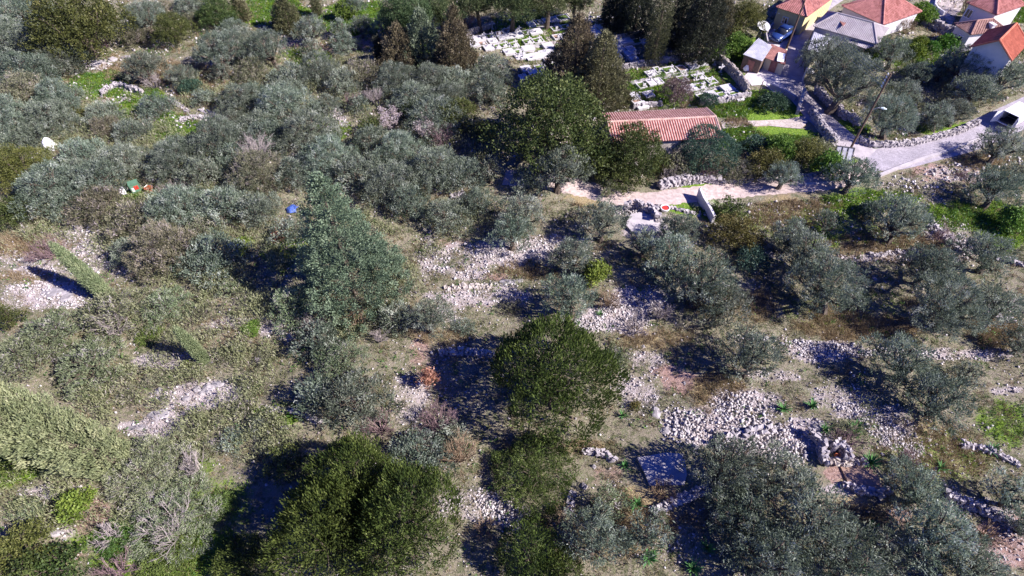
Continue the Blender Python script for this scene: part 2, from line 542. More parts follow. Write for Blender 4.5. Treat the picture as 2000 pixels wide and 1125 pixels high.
LEAFM = dict(olive='olive', maquis='olive', oak='oak', bush='oak_bright', yoak='oak_yellow', mastic='mastic', citrus='citrus',
             lime='lime', pale='olive_pale', pine='pine', tinted='olive_warm', ivy='ivy', sapling='olive_pale')
def make_proto(kind, r):
    tmb = MB()
    m = M[LEAFM[kind]]
    big = r / 3.4
    if kind in ('olive', 'sapling'):
        lobes = dome_lobes(r, 15 if r > 2 else 10, 1.42 * r, lr=(.2, .36), z0=.52, flat=.95, spread=.78)
        lobes = [((c_[0] + .26 * r, c_[1], c_[2]), q_) for c_, q_ in lobes]
        C_, D_ = crown_pts(lobes, 9, hole=.3, low=-.75, shell=(.8, 1.18), gap=.45)
        V, F, T = spray(C_, D_, 54, .15, .2, .055, out=.9, up=.7, rnd=.5, fill=.22, tv=.2, tl=.16, twig=.015)
        limbs(tmb, r, lobes, .085 * r + .06, .42 * r, 10, lean=.12 * r)
    elif kind in ('maquis', 'tinted', 'pale'):
        lobes = dome_lobes(r, 18 if r > 2 else 11, 1.05 * r, lr=(.2, .36), z0=.28, flat=.95, spread=.78)
        C_, D_ = crown_pts(lobes, 9, hole=.14, low=-.5, shell=(.8, 1.18), gap=.42)
        V, F, T = spray(C_, D_, 46, .15, .2, .06, out=.9, up=.8, rnd=.5, fill=.15, tv=.22, tl=.16, twig=.07 if kind != 'maquis' else .03)
        limbs(tmb, r, lobes, .05 * r + .04, .22 * r, 9)
    elif kind in ('oak', 'yoak'):
        lobes = dome_lobes(r, 20 if r > 2 else 12, 1.25 * r, lr=(.22, .34), z0=.3, flat=.9, spread=.78)
        C_, D_ = crown_pts(lobes, 9, hole=.1, low=-.5, shell=(.78, 1.15), gap=.46)
        V, F, T = spray(C_, D_, 56, .16, .15, .085, out=.9, up=.4, rnd=.8, fill=.25, tv=.18, tl=.15)
        limbs(tmb, r, lobes, .06 * r + .06, .3 * r, 6)
    elif kind == 'bush':
        lobes = dome_lobes(r, 16, 1.0 * r, lr=(.34, .44), z0=.35, flat=.9, spread=.62)
        C_, D_ = crown_pts(lobes, 10, hole=.05, low=-.5, shell=(.86, 1.14), gap=.4)
        V, F, T = spray(C_, D_, 54, .15, .24, .055, out=.7, up=1.2, rnd=.4, fill=.25, tv=.18, tl=.17)
        limbs(tmb, r, lobes, .05 * r + .05, .2 * r, 6)
    elif kind in ('mastic', 'ivy'):
        lobes = dome_lobes(r, 12, .8 * r, lr=(.4, .5), z0=.3, flat=.8, spread=.6)
        C_, D_ = crown_pts(lobes, 20, hole=.08, low=-.3, shell=(.9, 1.05))
        V, F, T = spray(C_, D_, 8, .09, .14, .07, out=1, up=.5, rnd=.7, fill=.3)
        limbs(tmb, r, lobes, .04 * r + .03, .2 * r, 5)
    elif kind in ('citrus', 'lime'):
        lobes = dome_lobes(r, 10, 1.1 * r, lr=(.32, .46), z0=.4, flat=.9, spread=.6)
        C_, D_ = crown_pts(lobes, 15, hole=.2, low=-.5)
        V, F, T = spray(C_, D_, 7, .12, .2, .11, out=.8, up=.3, rnd=.8, fill=.3)
        limbs(tmb, r, lobes, .04 * r + .04, .3 * r, 5)
    elif kind == 'pine':
        lobes = []
        for i in range(26):
            a = 2.4 * i
            q = math.sqrt(R.random()) * .8
            z = (.9 + 1.1 * R.random() * (1 - q * .55)) * r
            lobes.append(((r * q * math.cos(a), r * q * math.sin(a), z), (.36 * r, .36 * r, .2 * r)))
        C_, D_ = crown_pts(lobes, 14, hole=.12, low=-.6)
        V, F, T = spray(C_, D_, 10, .15, .26, .05, out=.7, up=.9, rnd=.6, fill=.2)
        limbs(tmb, r, lobes, .05 * r + .1, .9 * r, 9)
    me = npmesh(kind + '_crown', V, F, m, T)
    tm = MB.build(tmb, kind + '_trunk', M['bark'])
    tme = tm.data
    bpy.data.objects.remove(tm)
    return me, tme

def cone_crown(h, r, prof, mat, gap=.5, nl=80, L=.17, W=.075, jag=.3, up=.9, spread=.17, fill=.08, base=.03, tv=.17):
    """tall crowns: tufts spaced over a lumpy cone or spindle, with a sparser inner layer behind them"""
    n = int(40 * h * r) + 2500
    a = NR.uniform(0, 2 * math.pi, n)
    t = NR.uniform(base, .995, n)
    f = np.array([prof(x) for x in t])
    k = NR.random(n) < np.maximum(f, .12) / f.max()
    a, t, f = a[k], t[k], f[k]
    p1, p2, p3 = NR.uniform(0, 6.28, 3)
    z = t * h
    lump = 1 + jag * (.5 * np.sin(3 * a + 1.9 * z + p1) * np.sin(2.1 * z / max(.6, r * .5) + p2) + .5 * np.sin(5 * a - 1.3 * z + p3))
    outs, dirs = [], []
    for s, g in ((1.0, 1.0), (.55, 1.25)):
        rad = r * f * lump * s * NR.uniform(.88, 1.08, len(a))
        P = np.stack([rad * np.cos(a), rad * np.sin(a), z + NR.normal(0, .05, len(a))], 1)
        D = np.stack([np.cos(a), np.sin(a), np.full(len(a), .25)], 1)
        gg = gap * g * np.clip(rad / .5, .35, 1)
        P, D = thin(P, D, gg)
        outs.append(P)
        dirs.append(D)
    P, D = np.concatenate(outs), np.concatenate(dirs)
    V, F, T = spray(P, D, nl, spread, L, W, out=.9, up=up, rnd=.55, fill=fill, tv=tv)
    return npmesh('conifer_crown', V, F, mat, T)

def straight_trunk(h, r):
    mb = MB()
    mb.tube([(0, 0, -.3), (.03, 0, h * .3), (0, .02, h * .92)], [r * 1.3, r, r * .25], 7)
    return mb

def P_spindle(t): return (math.sin(math.pi * min(1, .12 + t * .88)) ** .55) * (1 - .25 * t) * (1 if t < .93 else max(0, (1 - t) / .07))
def P_wide(t): return min(1, (t / .12) ** .6 if t < .12 else 1) * (1 - t) ** .62 * 1.0 + .02
def P_fir(t): return min(1, .8 + t * 2.5) * (1 - t) ** .88 * 1.1 + .02
def P_cone(t): return min(1, .6 + t * 3) * (1 - t) ** .95 * 1.05 + .13 * (1 if t < .93 else (1 - t) / .07)

def bare_shrub(name, r, h, mat, stems=8, blossom=None, fine=3):
    """a leafless shrub: stems that fork again and again"""
    mb = MB()
    tips = []
    def grow(p, d, l, rad, lev):
        q = p + d * l
        mb.tube([p, q], [rad, rad * .6], 3, cap=False)
        if lev == 0:
            tips.append(q)
            return
        for _ in range(3 if lev > 1 else 4):
            nd = (d + Vector((R.gauss(0, .42), R.gauss(0, .42), R.gauss(.12, .3)))).normalized()
            grow(p.lerp(q, R.uniform(.45, 1)), nd, l * R.uniform(.55, .8), rad * .55, lev - 1)
    for i in range(stems):
        a = 2 * math.pi * i / stems + R.uniform(-.3, .3)
        s = R.uniform(.25, .9)
        d = Vector((math.cos(a) * s * r, math.sin(a) * s * r, h * R.uniform(.6, 1))).normalized()
        grow(Vector((math.cos(a) * .06, math.sin(a) * .06, -.1)), d, math.hypot(r * s, h) * .42, .035 + .008 * h, fine)
    o = mb.build(name, mat)
    if blossom:
        pts = np.array([tuple(t) for t in tips])
        idx = NR.integers(0, len(pts), len(pts) * 4)
        P = pts[idx] + NR.normal(size=(len(idx), 3)) * .07
        V, F, T = leaves(P, NR.normal(size=(len(P), 3)), .11, .08, NR.uniform(0, 1, len(P)))
        link(blossom[0], npmesh(blossom[0], V, F, blossom[1], T), o)
    return o
# ------------------------------------------------------------------ ground zones: ellipses in world metres (given where they lie on the survey picture)
ZONES = {
 'stone': [(150,470,60,38,1),(60,520,90,30,.9),(160,510,70,30,.9),(90,575,85,32,1.2),(230,500,50,40,.8),(960,490,125,28,1.2),(900,520,60,25,.9),(950,575,110,26,1.1),
   (835,490,16,60,1),(880,610,40,22,.7),(800,780,42,60,.9),(1190,625,80,30,1.4),(1240,588,60,26,1.3),(1150,640,50,18,1.1),(1250,760,50,60,1.0),(1400,825,125,40,1.5),(1450,795,75,32,1.5),
   (1470,855,60,28,1.5),(1560,860,60,40,1.2),(1600,685,95,22,1.3),(1740,850,50,34,1.3),(1700,815,80,18,1.0),(1640,780,60,30,.8),(930,985,75,38,1.0),(985,1000,45,30,1.4),(1010,935,25,18,1),
   (645,225,28,24,1.3),(190,123,40,10,1.2),(218,182,52,20,.9),(360,238,60,14,1.1),(280,215,20,30,.6),(1600,400,220,60,.32),(1850,455,55,26,1.0),(1880,480,34,30,1.0),(1730,498,110,10,1.2),
   (1905,690,110,14,1.2),(1960,600,60,16,.9),(385,768,95,30,1.4),(320,825,60,26,1.4),(270,835,46,20,1.6),(100,965,70,18,1.0),(110,1040,40,14,1.0),(350,700,60,18,1.2),(290,700,50,14,1.3),(450,630,50,14,1),
   (1270,460,60,14,1),(1240,412,70,20,.9),(1400,395,60,14,.9),(1540,500,60,10,.6),(1640,250,10,10,.1),(1820,880,110,60,.4),(1600,1050,60,50,.4),(1250,700,60,20,.9),(1500,735,70,14,.9),
   (1970,760,40,10,.9),(1880,990,110,20,.9),(1940,1060,90,40,.6),(1330,1060,110,50,.4),(1680,1075,30,30,1.3),(1640,960,60,12,1.2),(900,690,60,10,.7),(860,740,50,60,.4),(60,300,16,12,.7),
   (800,200,20,10,.5),(470,150,30,10,.5),(420,225,60,10,.8),(530,640,40,20,.9),(560,655,26,12,1.1),(1390,1000,50,10,.6),(1450,745,40,20,.5),(1870,340,60,20,.8),(1770,370,90,16,.5),
   (1350,560,60,10,.5),(1120,470,40,10,.8),(1050,470,60,16,.9),(440,320,20,10,.4),(1285,440,40,14,1)],
 'green': [(190,165,60,28,1.8),(230,230,28,40,1.7),(270,195,60,20,1.5),(350,255,50,34,1.6),(400,190,60,16,.5),(700,38,80,30,1.7),(535,18,70,26,1.5),(600,108,50,14,.8),(770,120,30,14,1),(830,95,20,10,.8),
   (1470,212,100,26,1.7),(1490,268,110,22,1.7),(1330,165,130,40,.9),(1450,100,70,40,1.2),(1040,60,90,50,.6),(268,378,34,14,1.3),(1690,395,100,22,.9),(1870,425,80,30,1.1),(1960,440,60,50,1.2),
   (1370,405,70,22,1.4),(1430,360,90,8,1.3),(1740,290,110,6,1.4),(1620,330,50,22,1.1),(1660,250,40,20,.9),(1700,100,50,24,1),(1800,110,90,30,1.1),(1985,22,40,20,1.4),(1850,250,60,12,.8),
   (640,260,30,30,.9),(630,215,14,20,.8),(1350,940,120,50,.25),(1830,890,130,60,.5),(550,810,55,22,1.0),(560,500,50,40,.6),(1600,445,60,40,.6),(1500,430,80,40,.4),(1960,820,60,50,.6),
   (1290,440,40,10,.6),(700,620,60,30,.3),(400,1000,120,110,.5),(30,900,70,50,1),(300,1080,160,60,1),(1650,440,90,30,.5),(1650,600,140,50,.35),(930,470,20,14,.4),(670,250,16,16,.8),
   (520,290,30,14,1.0),(140,330,30,10,.4),(1170,540,30,14,.8),(940,560,40,8,.6),(1580,620,60,20,.3)],
 'soil': [(600,92,46,10,1.2),(690,80,50,12,1.6),(580,88,26,8,1.3),(1330,748,50,26,1.0),(1300,720,40,12,.9),(1470,862,36,14,1.0),(1655,925,46,24,1.6),(1965,1050,70,50,1.1),(1750,1010,26,20,.9),(180,1010,40,40,.8),
   (140,1085,50,16,.9),(1210,395,30,14,.6),(975,535,60,8,.8),(820,700,30,60,.6),(1540,380,50,10,.5),(880,470,50,16,.6),(130,310,20,16,1),(1180,930,40,30,.5),(1410,690,60,30,.3),(930,590,50,16,.5),
   (1850,340,80,20,.7),(1900,300,90,18,.4),(1560,850,40,20,.8),(230,345,30,8,.8),(1110,680,100,40,.3),(300,840,50,14,.5)],
 'dry': [(330,148,120,18,1.3),(410,180,60,22,1.0),(1500,242,100,8,1.9),(60,480,70,24,.9),(40,540,60,14,.6),(1400,770,60,40,1.1),(1160,390,60,16,1.2),(1690,640,120,24,1.4),(1950,650,60,36,1.3),(1640,610,60,30,1),
   (1480,600,40,30,1),(1400,590,50,30,.8),(1020,520,50,14,.9),(850,660,60,16,.5),(1240,1000,80,70,1.0),(1400,1010,70,30,.9),(1830,880,110,60,.8),(1700,950,60,20,.7),(350,1120,40,20,.2),
   (1750,480,120,30,.6),(1540,410,80,40,.7),(1900,310,80,20,.6),(1660,1010,60,40,.8),(230,130,40,12,.8),(1270,660,90,24,.7),(450,650,60,40,.3),(1040,530,60,12,.8),(1180,1040,60,60,.6),(1150,870,60,18,.8)],
 'scrub': [(430,640,110,60,.8),(330,730,120,50,.9),(430,710,130,80,1.2),(370,820,120,50,1.1),(470,800,80,60,1.0),(210,790,90,60,.8),(90,980,110,60,.8),(560,500,40,60,.8),(620,540,40,30,.5),(500,600,60,40,.8),
   (60,480,50,30,.2),(520,860,90,40,.8),(1190,700,40,40,.9),(980,545,50,16,.5),(850,500,30,30,.4),(1660,830,70,40,.5),(200,1010,90,40,.6),(360,280,60,30,.6),(700,440,90,60,.6),(600,180,260,70,.4),
   (200,300,260,120,.5),(300,420,260,90,.6),(1330,400,80,30,.3),(1560,310,80,26,1.0),(900,430,80,30,.5),(760,560,60,60,.6),(880,300,160,50,.5),(1800,170,200,70,.25),(640,620,70,60,.6),(440,560,120,40,.9)],
}
def build_zones():
    out = {}
    for k, L_ in ZONES.items():
        out[k] = []
        for (u, v, ru, rv, w) in L_:
            c = ray(u, v, 0); a = ray(u + ru, v, 0) - c; b = ray(u, v - rv, 0) - ray(u, v + rv, 0)
            b = b / 2
            det = a.x * b.y - a.y * b.x
            out[k].append((c.x, c.y, b.y / det, -b.x / det, -a.y / det, a.x / det, w))
    return out
ZW = build_zones()
def noise2(x, y, k, ph):
    return (np.sin(k * x + ph + 1.7 * np.sin(k * .63 * y + ph)) * np.sin(k * 1.13 * y + ph * 2 + 1.3 * np.sin(k * .71 * x)))
def weight(kind, x, y):
    w = np.zeros_like(x)
    wob = .45 * noise2(x, y, .9, 1.0) + .3 * noise2(x, y, 2.9, 4.0)
    for (cx, cy, p, q, r_, s_, wt_) in ZW[kind]:
        dx, dy = x - cx, y - cy
        d = (p * dx + q * dy) ** 2 + (r_ * dx + s_ * dy) ** 2
        w = np.maximum(w, wt_ * np.clip(1.5 - 1.05 * (d + wob), 0, 1))
    return np.clip(w + .0, 0, 2) * (1 + .3 * noise2(x, y, 2.3, 3.0))

# ------------------------------------------------------------------ one ground sheet, fine in the middle and coarse out to the horizon
def coords(a, b, step, far):
    c = list(np.arange(a, b, step))
    s, x, y = step, a, b
    lo, hi = [], []
    while x > -far:
        s *= 1.35
        x -= s
        lo.append(x)
    s = step
    while y < far:
        s *= 1.35
        hi.append(y)
        y += s
    return np.array(lo[::-1] + c + hi)
gx, gy = coords(-80, 80, .3, 2500), coords(3, 98, .3, 2500)
X, Y = np.meshgrid(gx, gy)
ROADMASK = []   # (polyline, half width) filled by ribbons: the ground keeps smooth under them
Z = hgt(X, Y)
far = np.clip((np.hypot(X, Y - 40) - 150) / 400, 0, 1)
Z = Z + far ** 1.5 * 60 * (.5 + .5 * np.sin(X * .004 + 1) * np.sin(Y * .005 + 2))
LANES = {
 'lane': ([(1640,-14),(1600,14),(1562,62),(1548,110),(1548,165),(1580,210),(1622,250),(1668,288),(1700,304)], 2.9),
 'road': ([(2090,176),(2010,215),(1940,248),(1870,276),(1800,296),(1740,310),(1688,312)], 3.5),
 'track': ([(1700,326),(1640,348),(1590,358),(1500,366),(1400,374),(1300,386),(1230,388),(1170,376),(1110,362),(1040,350),(985,346)], 2.3),
}
def densify(px, n=12):
    W_ = [at(*p) for p in px]
    out = []
    for i in range(len(W_) - 1):
        p0, p1, p2, p3 = W_[max(i - 1, 0)], W_[i], W_[i + 1], W_[min(i + 2, len(W_) - 1)]
        for k in range(n):
            t = k / n
            out.append(.5 * ((2 * p1) + (p2 - p0) * t + (2 * p0 - 5 * p1 + 4 * p2 - p3) * t * t + (3 * p1 - p0 - 3 * p2 + p3) * t ** 3))
    out.append(W_[-1])
    return out
flat = np.zeros_like(X)
LINES = {k: densify(v[0]) for k, v in LANES.items()}
for k, ln in LINES.items():
    for p in ln[::2]:
        flat = np.maximum(flat, np.clip(2.2 - ((X - p.x) ** 2 + (Y - p.y) ** 2) / 4.0, 0, 1))
YARD = at(1500, 148)
for (u, v, r_) in [(1500, 148, 4), (1470, 155, 3), (1522, 78, 3.5), (1265, 440, 3.5), (1300, 920, 2.6), (1540, 158, 3), (1650, 925, 2), (1500, 240, 2), (1555, 245, 2)]:
    p = at(u, v)
    flat = np.maximum(flat, np.clip(2.2 - ((X - p.x) ** 2 + (Y - p.y) ** 2) / (r_ * r_), 0, 1))
inner = (np.abs(X) < 82) & (Y < 100)
rough = .05 * noise2(X, Y, 2.1, 1.0) + .035 * noise2(X, Y, 4.7, 2.0) + .02 * NR.normal(size=X.shape)
Z = Z + rough * (1 - flat) * inner - .02 * flat * 0
nx, ny = len(gx), len(gy)
idx = np.arange(nx * ny).reshape(ny, nx)
F = np.stack([idx[:-1, :-1], idx[:-1, 1:], idx[1:, 1:], idx[1:, :-1]], -1).reshape(-1, 4)
V = np.stack([X, Y, Z], -1).reshape(-1, 3)

def groundmat():
    m, nt, out = newmat('rocky_hillside_soil')
    L = nt.links
    p = N(nt, 'ShaderNodeBsdfPrincipled', Roughness=.92)
    p.inputs['Specular IOR Level'].default_value = .15
    tc = N(nt, 'ShaderNodeTexCoord')
    def noise(s, d=6.0, r=.65):
        n = N(nt, 'ShaderNodeTexNoise', Scale=s, Detail=d, Roughness=r)
        L.new(tc.outputs['Object'], n.inputs['Vector'])
        return n.outputs[0]
    def ramp(src, stops):
        c = N(nt, 'ShaderNodeValToRGB')
        while len(c.color_ramp.elements) < len(stops):
            c.color_ramp.elements.new(.5)
        for e, (a, b) in zip(c.color_ramp.elements, stops):
            e.position = a
            e.color = c4(b) if not isinstance(b, (int, float)) else (b, b, b, 1)
        L.new(src, c.inputs[0])
        return c.outputs[0]
    def mask(attr, n, lo, hi, gain=.6):
        a = N(nt, 'ShaderNodeAttribute', attribute_name=attr)
        mu = N(nt, 'ShaderNodeMath', operation='MULTIPLY_ADD')
        L.new(a.outputs['Fac'], mu.inputs[0])
        mu.inputs[1].default_value = gain
        L.new(n, mu.inputs[2])
        r = N(nt, 'ShaderNodeMapRange')
        r.inputs['From Min'].default_value = lo
        r.inputs['From Max'].default_value = hi
        L.new(mu.outputs[0], r.inputs[0])
        return r.outputs[0]
    def mix(f, a, b):
        x = N(nt, 'ShaderNodeMixRGB')
        L.new(f, x.inputs[0]) if hasattr(f, 'links') else None
        L.new(a, x.inputs[1])
        L.new(b, x.inputs[2])
        return x.outputs[0]
    nf, nm, nl = noise(5.5, 8, .75), noise(1.6, 8, .7), noise(.35, 5)
    nff = noise(14, 5, .7)
    base = ramp(nm, [(.3, (.075, .09, .045)), (.42, (.15, .155, .085)), (.5, (.28, .24, .185)), (.58, (.185, .195, .105)), (.68, (.35, .305, .26))])
    soil = ramp(nf, [(.3, (.19, .115, .09)), (.5, (.34, .225, .19)), (.7, (.5, .37, .33))])
    dry = ramp(nff, [(.3, (.18, .14, .07)), (.5, (.34, .27, .15)), (.72, (.48, .4, .26))])
    green = ramp(nf, [(.3, (.035, .08, .012)), (.45, (.10, .19, .022)), (.55, (.17, .27, .035)), (.72, (.3, .38, .08))])
    stone = ramp(nff, [(.3, (.22, .165, .15)), (.42, (.38, .315, .3)), (.52, (.46, .405, .40)), (.72, (.58, .55, .56))])
    c = mix(mask('soil', nm, .72, .95), base, soil)
    c = mix(mask('dry', nf, .72, .95), c, dry)
    c = mix(mask('green', nf, .70, .9), c, green)
    c = mix(mask('stone', nf, .72, .95, .4), c, stone)
    # scattered pale pebbles
    vo = N(nt, 'ShaderNodeTexVoronoi', Scale=5.0)
    L.new(tc.outputs['Object'], vo.inputs['Vector'])
    sp = N(nt, 'ShaderNodeMapRange')
    sp.inputs['From Min'].default_value = .2
    sp.inputs['From Max'].default_value = .1
    L.new(vo.outputs['Distance'], sp.inputs[0])
    gate = N(nt, 'ShaderNodeMapRange')
    gate.inputs['From Min'].default_value = .5
    gate.inputs['From Max'].default_value = .6
    L.new(nm, gate.inputs[0])
    mm = N(nt, 'ShaderNodeMath', operation='MULTIPLY')
    L.new(sp.outputs[0], mm.inputs[0])
    L.new(gate.outputs[0], mm.inputs[1])
    st2 = ramp(nf, [(.3, (.36, .34, .33)), (.7, (.6, .58, .58))])
    c = mix(mm.outputs[0], c, st2)
    L.new(c, p.inputs['Base Color'])
    b = N(nt, 'ShaderNodeBump', Strength=1.0, Distance=.2)
    L.new(nf, b.inputs['Height'])
    L.new(b.outputs[0], p.inputs['Normal'])
    L.new(p.outputs[0], out.inputs[0])
    return m
M['ground'] = groundmat()
gme = npmesh('ground', V, F, M['ground'], smooth=True)
for k in ('stone', 'green', 'soil', 'dry'):
    a = gme.attributes.new(k, 'FLOAT', 'POINT')
    w = np.where(inner, weight(k, X, Y), 0)
    if k == 'green':
        w = w + np.where(inner, 0, .5)
    a.data.foreach_set('value', np.ascontiguousarray(w.ravel(), dtype=np.float32))
tag(link('ground', gme), kind='structure')

def gz(x, y):
    """height of the built ground mesh (bilinear), arrays"""
    fx = np.interp(x, gx, np.arange(nx))
    fy = np.interp(y, gy, np.arange(ny))
    i, j = np.clip(fx.astype(int), 0, nx - 2), np.clip(fy.astype(int), 0, ny - 2)
    a, b = fx - i, fy - j
    return Z[j, i] * (1 - a) * (1 - b) + Z[j, i + 1] * a * (1 - b) + Z[j + 1, i] * (1 - a) * b + Z[j + 1, i + 1] * a * b

def ribbon(name, line, width, mat, lift, wob=.0):
    vs, fs = [], []
    K = 6
    for i, p in enumerate(line):
        d = (line[min(i + 1, len(line) - 1)] - line[max(i - 1, 0)])
        d.z = 0
        d.normalize()
        n = Vector((-d.y, d.x, 0))
        for k in range(K + 1):
            s = (k / K - .5) * width
            if k in (0, K) and wob:
                s *= 1 + R.uniform(-wob, wob)
            q = p + n * s
            zz = lift if 0 < k < K or not wob else -.03
            vs.append((q.x, q.y, float(gz(np.array([q.x]), np.array([q.y]))[0]) + zz))
    for i in range(len(line) - 1):
        for k in range(K):
            a = i * (K + 1) + k
            fs.append((a, a + 1, a + K + 2, a + K + 1))
    mb = MB()
    mb.add(vs, fs)
    o = mb.build(name, mat, smooth=True)
    return tag(o, kind='structure')
ribbon('track', LINES['track'], 2.6, M['dirt'], .035, .18)
ribbon('road', LINES['road'], 3.6, M['cobble'], .045)
ribbon('lane', LINES['lane'], 2.9, M['lane'], .055)

def patch(name, px, mat, lift, label=None, cat=None, thick=None, n=10):
    """a paved area: outline on the ground, draped"""
    P_ = [at(*p) for p in px]
    c = sum(P_, Vector()) / len(P_)
    rings = 6
    m = []
    for i in range(len(P_)):
        for k in range(n):
            m.append(P_[i].lerp(P_[(i + 1) % len(P_)], k / n))
    vs, fs = [], []
    zc = float(hgt(c.x, c.y))
    lv = (lambda x, y: zc + thick) if thick else (lambda x, y: float(gz(np.array([x]), np.array([y]))[0]) + lift)
    for r_ in range(1, rings + 1):
        for q in m:
            w = c.lerp(q, r_ / rings)
            vs.append((w.x, w.y, lv(w.x, w.y)))
    L_ = len(m)
    if thick:
        for q in m:
            vs.append((q.x, q.y, zc - .3))
        rings += 1
    for r_ in range(rings - 1):
        for k in range(L_):
            fs.append((r_ * L_ + k, (r_ + 1) * L_ + k, (r_ + 1) * L_ + (k + 1) % L_, r_ * L_ + (k + 1) % L_))
    fs.append(tuple(range(L_)))
    mb = MB()
    area = sum(m[i].x * m[(i + 1) % L_].y - m[(i + 1) % L_].x * m[i].y for i in range(L_))
    if area < 0:
        fs = [f[::-1] for f in fs]
    mb.add(vs, fs)
    o = mb.build(name, mat, smooth=False)
    if label:
        return tag(o, label, cat)
    return tag(o, kind='structure')
patch('yard', [(1452,150),(1470,134),(1512,134),(1545,140),(1548,160),(1542,188),(1515,184),(1492,166),(1468,168)], M['yard'], .05)
patch('parking_court', [(1498,90),(1492,66),(1510,52),(1545,56),(1542,78),(1532,100)], M['yard'], .05)
patch('stone_path', [(1408,240),(1480,236),(1550,233),(1572,226),(1578,238),(1565,252),(1500,246),(1412,252)], M['flag'], .05)
patch('courtyard', [(1795,20),(1812,-12),(1890,-14),(1875,22),(1850,60),(1815,58),(1778,36)], M['flag'], .05)
patch('cemetery_path', [(1046,56),(1058,52),(1110,100),(1096,104)], M['flag'], .05)

# ------------------------------------------------------------------ loose stone, grass and scrub that nobody could count
def ico():
    t = (1 + 5 ** .5) / 2
    v = np.array([(-1, t, 0), (1, t, 0), (-1, -t, 0), (1, -t, 0), (0, -1, t), (0, 1, t), (0, -1, -t), (0, 1, -t), (t, 0, -1), (t, 0, 1), (-t, 0, -1), (-t, 0, 1)], float)
    f = np.array([(0, 11, 5), (0, 5, 1), (0, 1, 7), (0, 7, 10), (0, 10, 11), (1, 5, 9), (5, 11, 4), (11, 10, 2), (10, 7, 6), (7, 1, 8),
                  (3, 9, 4), (3, 4, 2), (3, 2, 6), (3, 6, 8), (3, 8, 9), (4, 9, 5), (2, 4, 11), (6, 2, 10), (8, 6, 7), (9, 8, 1)])
    return v / np.linalg.norm(v[0]), f
def cubeish():
    v = np.array([(x, y, z) for z in (-1, 1) for x, y in ((-1, -1), (1, -1), (1, 1), (-1, 1))], float) * .62
    f = np.array([(3, 2, 1), (3, 1, 0), (4, 5, 6), (4, 6, 7), (0, 1, 5), (0, 5, 4), (1, 2, 6), (1, 6, 5), (2, 3, 7), (2, 7, 6), (3, 0, 4), (3, 4, 7)])
    return v, f
def rotmats(n):
    q = unit(NR.normal(size=(n, 4)))
    w, x, y, z = q.T
    return np.stack([1 - 2 * (y * y + z * z), 2 * (x * y - z * w), 2 * (x * z + y * w), 2 * (x * y + z * w), 1 - 2 * (x * x + z * z), 2 * (y * z - x * w),
                     2 * (x * z - y * w), 2 * (y * z + x * w), 1 - 2 * (x * x + y * y)], 1).reshape(n, 3, 3)
def stones_mesh(name, P, S, mat, shape='cube'):
    n = len(P)
    bv, bf = cubeish() if shape == 'cube' else ico()
    V = np.repeat(bv[None], n, 0) + NR.normal(0, .16, (n, len(bv), 3))
    V *= (S[:, None] * NR.uniform(.55, 1.25, (n, 3)))[:, None, :]
    V = np.einsum('nij,nkj->nki', rotmats(n), V)
    V += P[:, None, :]
    F = (bf[None] + (np.arange(n) * len(bv))[:, None, None]).reshape(-1, 3)
    return npmesh(name, V.reshape(-1, 3), F, mat, np.repeat(NR.random(n), len(bv)))

def sample(n, wfun, ymin=5, ymax=92):
    x = NR.uniform(-78, 78, n * 3)
    y = ymin + (ymax - ymin) * NR.random(n * 3) ** 1.0
    vis = np.abs(x) < (y * .65 + 24.5) * .9 + 6
    w = wfun(x, y)
    k = vis & (NR.random(len(x)) < w)
    return x[k], y[k]
def roadfree(x, y):
    fx = np.interp(x, gx, np.arange(nx)).astype(int)
    fy = np.interp(y, gy, np.arange(ny)).astype(int)
    return flat[np.clip(fy, 0, ny - 1), np.clip(fx, 0, nx - 1)] < .9

def pebblemat():
    m, nt, out = newmat('loose_limestone')
    p = N(nt, 'ShaderNodeBsdfPrincipled', Roughness=.85)
    a = N(nt, 'ShaderNodeAttribute', attribute_name='tint')
    cr = N(nt, 'ShaderNodeValToRGB')
    cr.color_ramp.elements[0].color = c4((.17, .14, .13))
    cr.color_ramp.elements[1].color = c4((.56, .53, .53))
    cr.color_ramp.elements.new(.4).color = c4((.38, .35, .345))
    nt.links.new(a.outputs['Fac'], cr.inputs[0])
    nt.links.new(cr.outputs[0], p.inputs['Base Color'])
    nt.links.new(p.outputs[0], out.inputs[0])
    return m
M['pebble'] = pebblemat()
# near the camera the stones are larger in number; far away they thin out
x, y = sample(330000, lambda x, y: np.clip(weight('stone', x, y) - .12, 0, 1.2) * .42 * np.clip(34 / (y + 8), .15, 1) + .05 * np.clip(.6 + noise2(x, y, 1.3, 6.), .05, 1.2))
k = roadfree(x, y)
x, y = x[k], y[k]
S = .04 + .09 * NR.random(len(x)) ** 3
S *= np.clip(y / 30, .9, 1.5)
print('stones', len(x))
tag(link('loose_stones', stones_mesh('loose_stones', np.stack([x, y, gz(x, y) + S * .3], 1), S, M['pebble'])),
    'small pale limestones strewn over the open ground', 'gravel', kind='stuff')
def heap(name, px, n, s0, s1, label, hgt_=.3, cat='rubble', mat='pebble'):
    """a heap of bigger stones inside an outline of (u, v, ru, rv) ellipses"""
    P_, S_ = [], []
    for (u, v, ru, rv) in px:
        for _ in range(int(n * 1.7)):
            a, q = R.uniform(0, 6.28), math.sqrt(R.random()) * R.choice((1, 1, 1.25, .8))
            p = at(u + ru * q * math.cos(a), v + rv * q * math.sin(a))
            P_.append((p.x, p.y, float(gz(np.array([p.x]), np.array([p.y]))[0]) + R.random() * hgt_ * max(0, 1 - q)))
            S_.append(R.uniform(s0, s1) * .74 * (1 if R.random() < .85 else 1.5))
    tag(link(name, stones_mesh(name, np.array(P_), np.array(S_), M[mat])), label, cat, kind='stuff')
